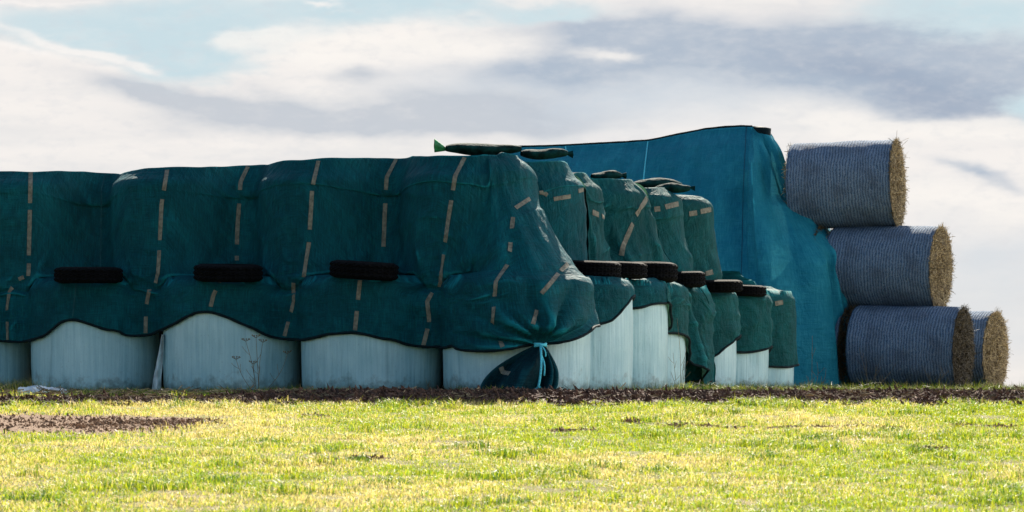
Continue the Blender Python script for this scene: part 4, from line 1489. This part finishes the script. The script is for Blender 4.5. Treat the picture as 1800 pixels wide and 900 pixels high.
gb, uvb, ztb, Pq = blue_cover()
TB, BVHB = build_sheet("blue_tarpaulin", gb, uvb, M_BLUE, [], keep=False, label="big bright blue tarpaulin sloping over the tall straw stack behind", cat="tarpaulin")
invb = np.array(TB.location)
mb = MB()
rp = np.stack([Pq[:, 0], Pq[:, 1], ztb + 0.004 + 0.012 * fbm(np.arange(len(Pq)) * 0.06, np.zeros(len(Pq)), 215)], -1)[:136:2]
mb.tube(rp - invb, 0.015, 6)
link("ridge_seam", mb.mesh("ridge_seam"), M_DARKCLOTH, TB)
for path, w_, m_ in (([(1312, 223), (1307, 330), (1303, 492)], 0.014, M_CORD),):
    vv, qq = strip_pieces(BVHB, path, [(0, 400)], w_)
    link("cord", mesh_np("cord", vv - invb, [qq]), m_, TB)
for path in ([(1139, 249), (1134, 290), (1131, 316)], [(994, 257), (997, 275)]):
    vv, qq = strip_pieces(BVHB, path, [(0, 400)], 0.018)
    if len(qq):
        link("twine_end", mesh_np("twine_end", vv - invb, [qq]), M_ROPE, TB)
# ------------------------------------------------------------------ straw bales
SB_BODY = {}


def straw_bale(cx, cy, cz, Rr, L, yaw, seed, label, tilt=0.0, both=True, end_shade=1.0):
    root = empty("straw_bale", (cx, cy, cz - Rr), (0, tilt, yaw))
    nu, nl = 128, 90
    an = np.arange(nu) / nu * 2 * np.pi
    xl = np.linspace(-L / 2, L / 2, nl)
    XX, AA = np.meshgrid(xl, an, indexing='ij')
    e = np.clip((np.abs(XX) - (L / 2 - 0.06)) / 0.06, 0, 1)
    rr = Rr * (1 - 0.035 * e ** 2) * (1 + 0.035 * fbm(np.cos(AA) * 1.3 + seed, np.sin(AA) * 1.3 + XX, 301) + 0.005 * fbm(AA * 6, XX * 22 + seed, 305)) \
        + 0.002 * np.sin(XX * 2 * np.pi / 0.041 + 0.6 * pnoise(AA * 4, XX * 4 + seed, 307))
    sag = 1 - 0.03 * (np.sin(AA) < -0.6)
    V = np.stack([XX, rr * np.cos(AA), rr * np.sin(AA) * sag + Rr], -1).reshape(-1, 3)
    q = np.vstack([grid_faces(nl, nu), np.array([[i * nu + nu - 1, (i + 1) * nu + nu - 1, (i + 1) * nu, i * nu] for i in range(nl - 1)])])
    link("net_wrap", mesh_np("net_wrap", V, [q]), M_NET, root)
    for sgn in (1, -1) if both else (1,):
        nr = 26
        rf = np.linspace(0, 1, nr)
        RF, A2 = np.meshgrid(rf, an, indexing='ij')
        bul = 0.045 * (1 - RF ** 2) + 0.03 * fbm(RF * np.cos(A2) * 5 + seed, RF * np.sin(A2) * 5, 311) + 0.015 * rng.normal(size=RF.shape) * (RF < 0.97)
        Xd = sgn * (L / 2 - 0.012 + np.where(RF > 0.98, 0, bul))
        rd = RF * Rr * 0.968
        Vd = np.stack([Xd, rd * np.cos(A2), rd * np.sin(A2) + Rr], -1).reshape(-1, 3)
        qd = np.vstack([grid_faces(nr, nu), np.array([[i * nu + nu - 1, (i + 1) * nu + nu - 1, (i + 1) * nu, i * nu] for i in range(nr - 1)])])
        nd = len(Vd)
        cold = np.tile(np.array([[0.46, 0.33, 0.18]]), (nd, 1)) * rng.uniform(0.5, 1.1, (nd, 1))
        # loose stalks sticking out of the end, mostly wound round the core
        m = 2600 if sgn > 0 else 500
        rs = np.sqrt(rng.random(m)) * Rr * 1.0; as_ = rng.random(m) * 2 * np.pi
        fringe = rng.random(m) < 0.22
        rs = np.where(fringe, Rr * rng.uniform(0.93, 1.0, m), rs)
        ln = rng.uniform(0.04, 0.15, m) * np.where(rng.random(m) < 0.08, 1.8, 1.0)
        c = np.stack([sgn * (L / 2 + 0.01 + 0.045 * (1 - (rs / Rr) ** 2)), rs * np.cos(as_), rs * np.sin(as_) + Rr], -1)
        tang = np.stack([np.zeros(m), -np.sin(as_), np.cos(as_)], -1)
        radv = np.stack([np.zeros(m), np.cos(as_), np.sin(as_)], -1)
        axv = np.zeros((m, 3)); axv[:, 0] = sgn
        dirv = tang * rng.normal(0, 0.8, (m, 1)) + radv * rng.normal(0.05, 0.5, (m, 1)) + axv * np.abs(rng.normal(0.05, 0.2, (m, 1)))
        dirv = np.where(fringe[:, None], dirv + radv * 0.45 * rng.random((m, 1)) ** 2, dirv)
        dirv /= np.linalg.norm(dirv, axis=1)[:, None]
        wv = np.cross(dirv, axv + 0.3 * rng.normal(size=(m, 3))); wv /= np.linalg.norm(wv, axis=1)[:, None] + 1e-9
        wv *= rng.uniform(0.0025, 0.005, (m, 1))
        a = c - dirv * ln[:, None] * 0.4; b = c + dirv * ln[:, None] * 0.6
        SV = np.stack([a - wv, a + wv, b + wv * 0.7, b - wv * 0.7], 1).reshape(-1, 3)
        SQ = 4 * np.arange(m)[:, None] + np.array([[0, 1, 2, 3]]) + nd
        cold = cold * end_shade  # darkens the straw end on some bales: shade painted into its colour
        sc = end_shade * np.array([[0.74, 0.56, 0.30]]) * rng.uniform(0.35, 1.25, (m, 1)) * np.where(rng.random((m, 1)) < 0.2, 0.5, 1)
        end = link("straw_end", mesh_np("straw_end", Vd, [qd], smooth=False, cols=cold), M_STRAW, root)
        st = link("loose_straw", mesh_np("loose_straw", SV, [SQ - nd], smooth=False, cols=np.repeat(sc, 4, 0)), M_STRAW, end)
        st["kind"] = "stuff"
    tag(root, label, "straw bale", "round straw bales in blue-grey net wrap")
    return root


def place_straw(xl, xr, yt, yb, Yd, yaw, seed, label, tilt=0.0, Lk=1.0, end_shade=1.0):
    """xl..xr = photo span of the wrapped side"""
    sc = F / Yd
    Rr = (yb - yt) / sc / 2
    L = (xr - xl) / sc / math.cos(yaw) * Lk
    c = P((xl + xr) / 2, (yt + yb) / 2, Yd)
    straw_bale(c.x, Yd, c.z, Rr, L, yaw, seed, label, tilt, end_shade=end_shade)


place_straw(1400, 1576, 249, 403, 50.6, -R_(16), 1, "topmost straw bale of the three piled up at the right", tilt=R_(-1.5))
place_straw(1470, 1647, 397, 545, 50.4, -R_(22), 2, "straw bale in the middle of the pile, below the topmost one", tilt=R_(1.3))
place_straw(1508, 1686, 538, 688, 50.0, -R_(21), 3, "front straw bale on the ground under the pile, end painted dark as shade", tilt=R_(1.2), end_shade=0.22)
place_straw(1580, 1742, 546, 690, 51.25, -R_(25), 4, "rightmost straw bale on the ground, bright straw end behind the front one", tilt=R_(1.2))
place_straw(1312, 1490, 539, 690, 50.7, -R_(22), 5, "straw bale on the ground mostly hidden by the blue tarpaulin, only its dark end showing", tilt=0, end_shade=0.3)
place_straw(1270, 1440, 399, 542, 50.75, -R_(19), 6, "straw bale wedged behind the blue tarpaulin, left of the middle one", tilt=0, end_shade=0.3)

# ------------------------------------------------------------------ weeds and scraps
def stem_pts(p0, p1, bend, n=9):
    p0 = np.array(p0); p1 = np.array(p1); f = np.linspace(0, 1, n)[:, None]
    return p0 + (p1 - p0) * f + np.array(bend) * np.sin(f * np.pi)


def weed(label, base_px, Yd, stems, umbels=True, r=0.0035, name="dry_weed"):
    b = P(base_px, 690, Yd); b.z = float(gz(b.x, Yd))
    root_v = np.array(b)
    mb = MB()
    for (tx, ty, bend) in stems:
        tip = np.array(P(tx, ty, Yd - 0.05 + 0.1 * random.random()))
        st = root_v + np.array([random.uniform(-.04, .04), random.uniform(-.03, .03), -0.01])
        pts = stem_pts(st, tip, (bend, 0.01, 0))
        mb.tube(pts, np.linspace(r, r * 0.55, 9), 5)
        if umbels:
            for k in range(9):
                a = k / 9 * 2 * math.pi
                e = tip + np.array([0.04 * math.cos(a), 0.04 * math.sin(a), 0.018 + 0.01 * random.random()])
                mb.tube(np.linspace(tip, e, 3), r * 0.5, 4)
                mb.tube(np.linspace(e, e + np.array([0, 0, 0.008]), 2), 0.006, 5)
        for k in range(2):
            q = pts[random.randint(3, 6)]
            e = q + np.array([random.uniform(-.09, .09), 0, random.uniform(.05, .12)])
            mb.tube(stem_pts(q, e, (0, 0, -.01), 4), r * 0.5, 4)
    o = link(name, mb.mesh(name), M_DRY)
    o.data.transform(Matrix.Translation(-b)); o.location = b
    tag(o, label, "weed")


weed("tall dried umbel weed with several stalks before the second whole bale", 455, 36.55, [(432, 600, .02), (462, 602, -.02), (450, 594, .0), (415, 632, -.03), (505, 622, .05), (445, 640, .0)])
weed("bent dry grass stalk before the third whole bale", 740, 36.1, [(700, 682, -.03), (755, 672, .0), (766, 690, .01)], False, 0.0035)
weed("dry stalks rising beside the narrow greenish bale", 1196, 39.2, [(1183, 620, .0), (1190, 560, .02), (1204, 640, .0), (1180, 655, 0), (1207, 610, -.01)], False, 0.003)
weed("tall dry grass stalks in front of the blue tarpaulin", 1430, 46.0, [(1428, 590, .0), (1436, 636, .04), (1452, 648, .05), (1418, 660, -.02), (1405, 672, -.03)], False, 0.0035)
weed("thin pale stalks before the front straw bale on the ground", 1530, 48.6, [(1510, 610, .0), (1522, 630, .0), (1540, 640, .02), (1550, 625, -.01), (1565, 655, .0), (1575, 640, .02)], False, 0.003)
weed("dry stalks before the shaded end of the front straw bale", 1640, 48.6, [(1620, 640, .0), (1632, 655, .0), (1655, 646, .02), (1668, 650, -.01), (1690, 660, .03)], False, 0.003)


def weed_tuft(label, px, Yd, n, h, spread, dryness):
    b = P(px, 690, Yd)
    x = b.x + rng.normal(0, spread, n); y = Yd + rng.normal(0, spread * .6, n)
    hh = h * rng.uniform(0.3, 1.3, n)
    o = blades("grass_tuft", x, y, hh, rng.uniform(0.003, 0.007, n), np.clip(rng.normal(0.6, 0.35, n), 0.02, 1.15), grass_cols(x, y, n, np.full(n, dryness), 0.3))
    tag(o, label, "grass tuft", "grass tufts at the foot of the stack")


weed_tuft("bushy pale tuft at the left edge beside the white plastic scrap", 35, 36.6, 700, 0.16, 0.13, 0.7)
weed_tuft("small green weed tuft in front of the tied bunch of netting", 868, 35.35, 160, 0.11, 0.05, 0.2)
weed_tuft("dry tuft at the foot of the first receding bale", 1085, 36.5, 160, 0.11, 0.10, 0.6)
weed_tuft("greenish tuft at the foot of the narrow strip of bale", 1195, 38.6, 260, 0.13, 0.10, 0.4)
weed_tuft("low tuft with tall dry blades before the umbel weed bale", 462, 36.2, 220, 0.10, 0.10, 0.6)
weed_tuft("dark grass tuft under the slanting net edge", 1270, 40.2, 260, 0.11, 0.13, 0.3)

# straw litter blown about the foot of the straw stack and over the soil
m = 5200
lx = np.concatenate([rng.uniform(3.0, 8.0, m - 1200), rng.uniform(-7, 7, 1200)])
ly = np.concatenate([47.0 + 2.6 * rng.random(m - 1200), 33.6 + 2.2 * rng.random(1200)])
a_l = rng.random(m) * np.pi
ll = rng.uniform(0.05, 0.2, m); lw = rng.uniform(0.003, 0.006, m)
dv = np.stack([np.cos(a_l), np.sin(a_l), rng.normal(0.1, 0.25, m)], -1); wv = np.stack([-np.sin(a_l) * 0.4, np.cos(a_l) * 0.4, np.ones(m)], -1)
cl_ = np.stack([lx, ly, gz(lx, ly) + np.where(ly < 40, 0.06, 0.02)], -1)
a = cl_ - dv * ll[:, None] / 2; b = cl_ + dv * ll[:, None] / 2; w = wv * lw[:, None]
SV = np.stack([a - w, a + w, b + w, b - w], 1).reshape(-1, 3)
sc = np.array([[0.45, 0.34, 0.18]]) * rng.uniform(0.4, 1.2, (m, 1))
o = link("straw_litter", mesh_np("straw_litter", SV, [4 * np.arange(m)[:, None] + np.array([[0, 1, 2, 3]])], smooth=False, cols=np.repeat(sc, 4, 0)), M_STRAW)
tag(o, "loose straw stalks littering the ground before the straw bales", "straw litter", kind='stuff')
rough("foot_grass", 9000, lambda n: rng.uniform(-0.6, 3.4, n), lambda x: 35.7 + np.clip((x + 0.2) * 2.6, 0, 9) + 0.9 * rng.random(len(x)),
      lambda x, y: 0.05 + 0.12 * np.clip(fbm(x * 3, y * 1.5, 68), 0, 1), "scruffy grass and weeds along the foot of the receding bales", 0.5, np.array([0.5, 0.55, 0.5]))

# crumpled plastic scrap
na, nb_ = 46, 16
FA, FB = np.meshgrid(np.linspace(0, 1, na), np.linspace(0, 1, nb_), indexing='ij')
pa_, pb_ = P(33, 706, 35.55), P(118, 706, 35.45)
Xs = pa_.x + (pb_.x - pa_.x) * FA + 0.01 * fbm(FA * 6, FB * 3, 401)
Ys = 35.4 + 0.28 * FB + 0.05 * fbm(FA * 4, FB * 2, 403)
Zs = gz(Xs, Ys) + 0.015 + (0.06 - 0.03 * FA) * np.sin(np.pi * FB) ** 0.8 * np.sin(np.pi * np.clip(FA * .9 + .1, 0, 1)) ** 0.5 + 0.045 * ridge(FA * 6 + FB, FB * 3, 405) * np.sin(np.pi * FB)
mp = mesh_np("plastic_scrap", np.stack([Xs, Ys, Zs], -1).reshape(-1, 3), [grid_faces(na, nb_)])
tag(link("plastic_scrap", mp, M_FILM), "crumpled scrap of pale plastic film lying on the grass at the left", "plastic scrap")
# loose strip of wrap hanging between two bales
na, nb_ = 40, 9
FA, FB = np.meshgrid(np.linspace(0, 1, na), np.linspace(0, 1, nb_), indexing='ij')
cxp = np.interp(FA, [0, .3, .7, 1], [274, 276, 283, 287]); wp = np.interp(FA, [0, .15, .6, 1], [18, 15, 11, 4])
yp = np.interp(FA, [0, 1], [694, 588])
Yd = 37.55 - 0.0 * FA
Xs = (cxp + wp * (FB - .5) - 900) * Yd / F
Ys = Yd + 0.05 * np.sin(FB * 7 + FA * 4) + 0.03 * fbm(FA * 6, FB * 4, 411)
Zs = zat(yp, Yd)
mp = mesh_np("loose_wrap_strip", np.stack([Xs, Ys, Zs], -1).reshape(-1, 3), [grid_faces(na, nb_)])
tag(link("loose_wrap_strip", mp, M_FILM), "torn strip of pale wrap hanging between two front bales", "plastic strip")
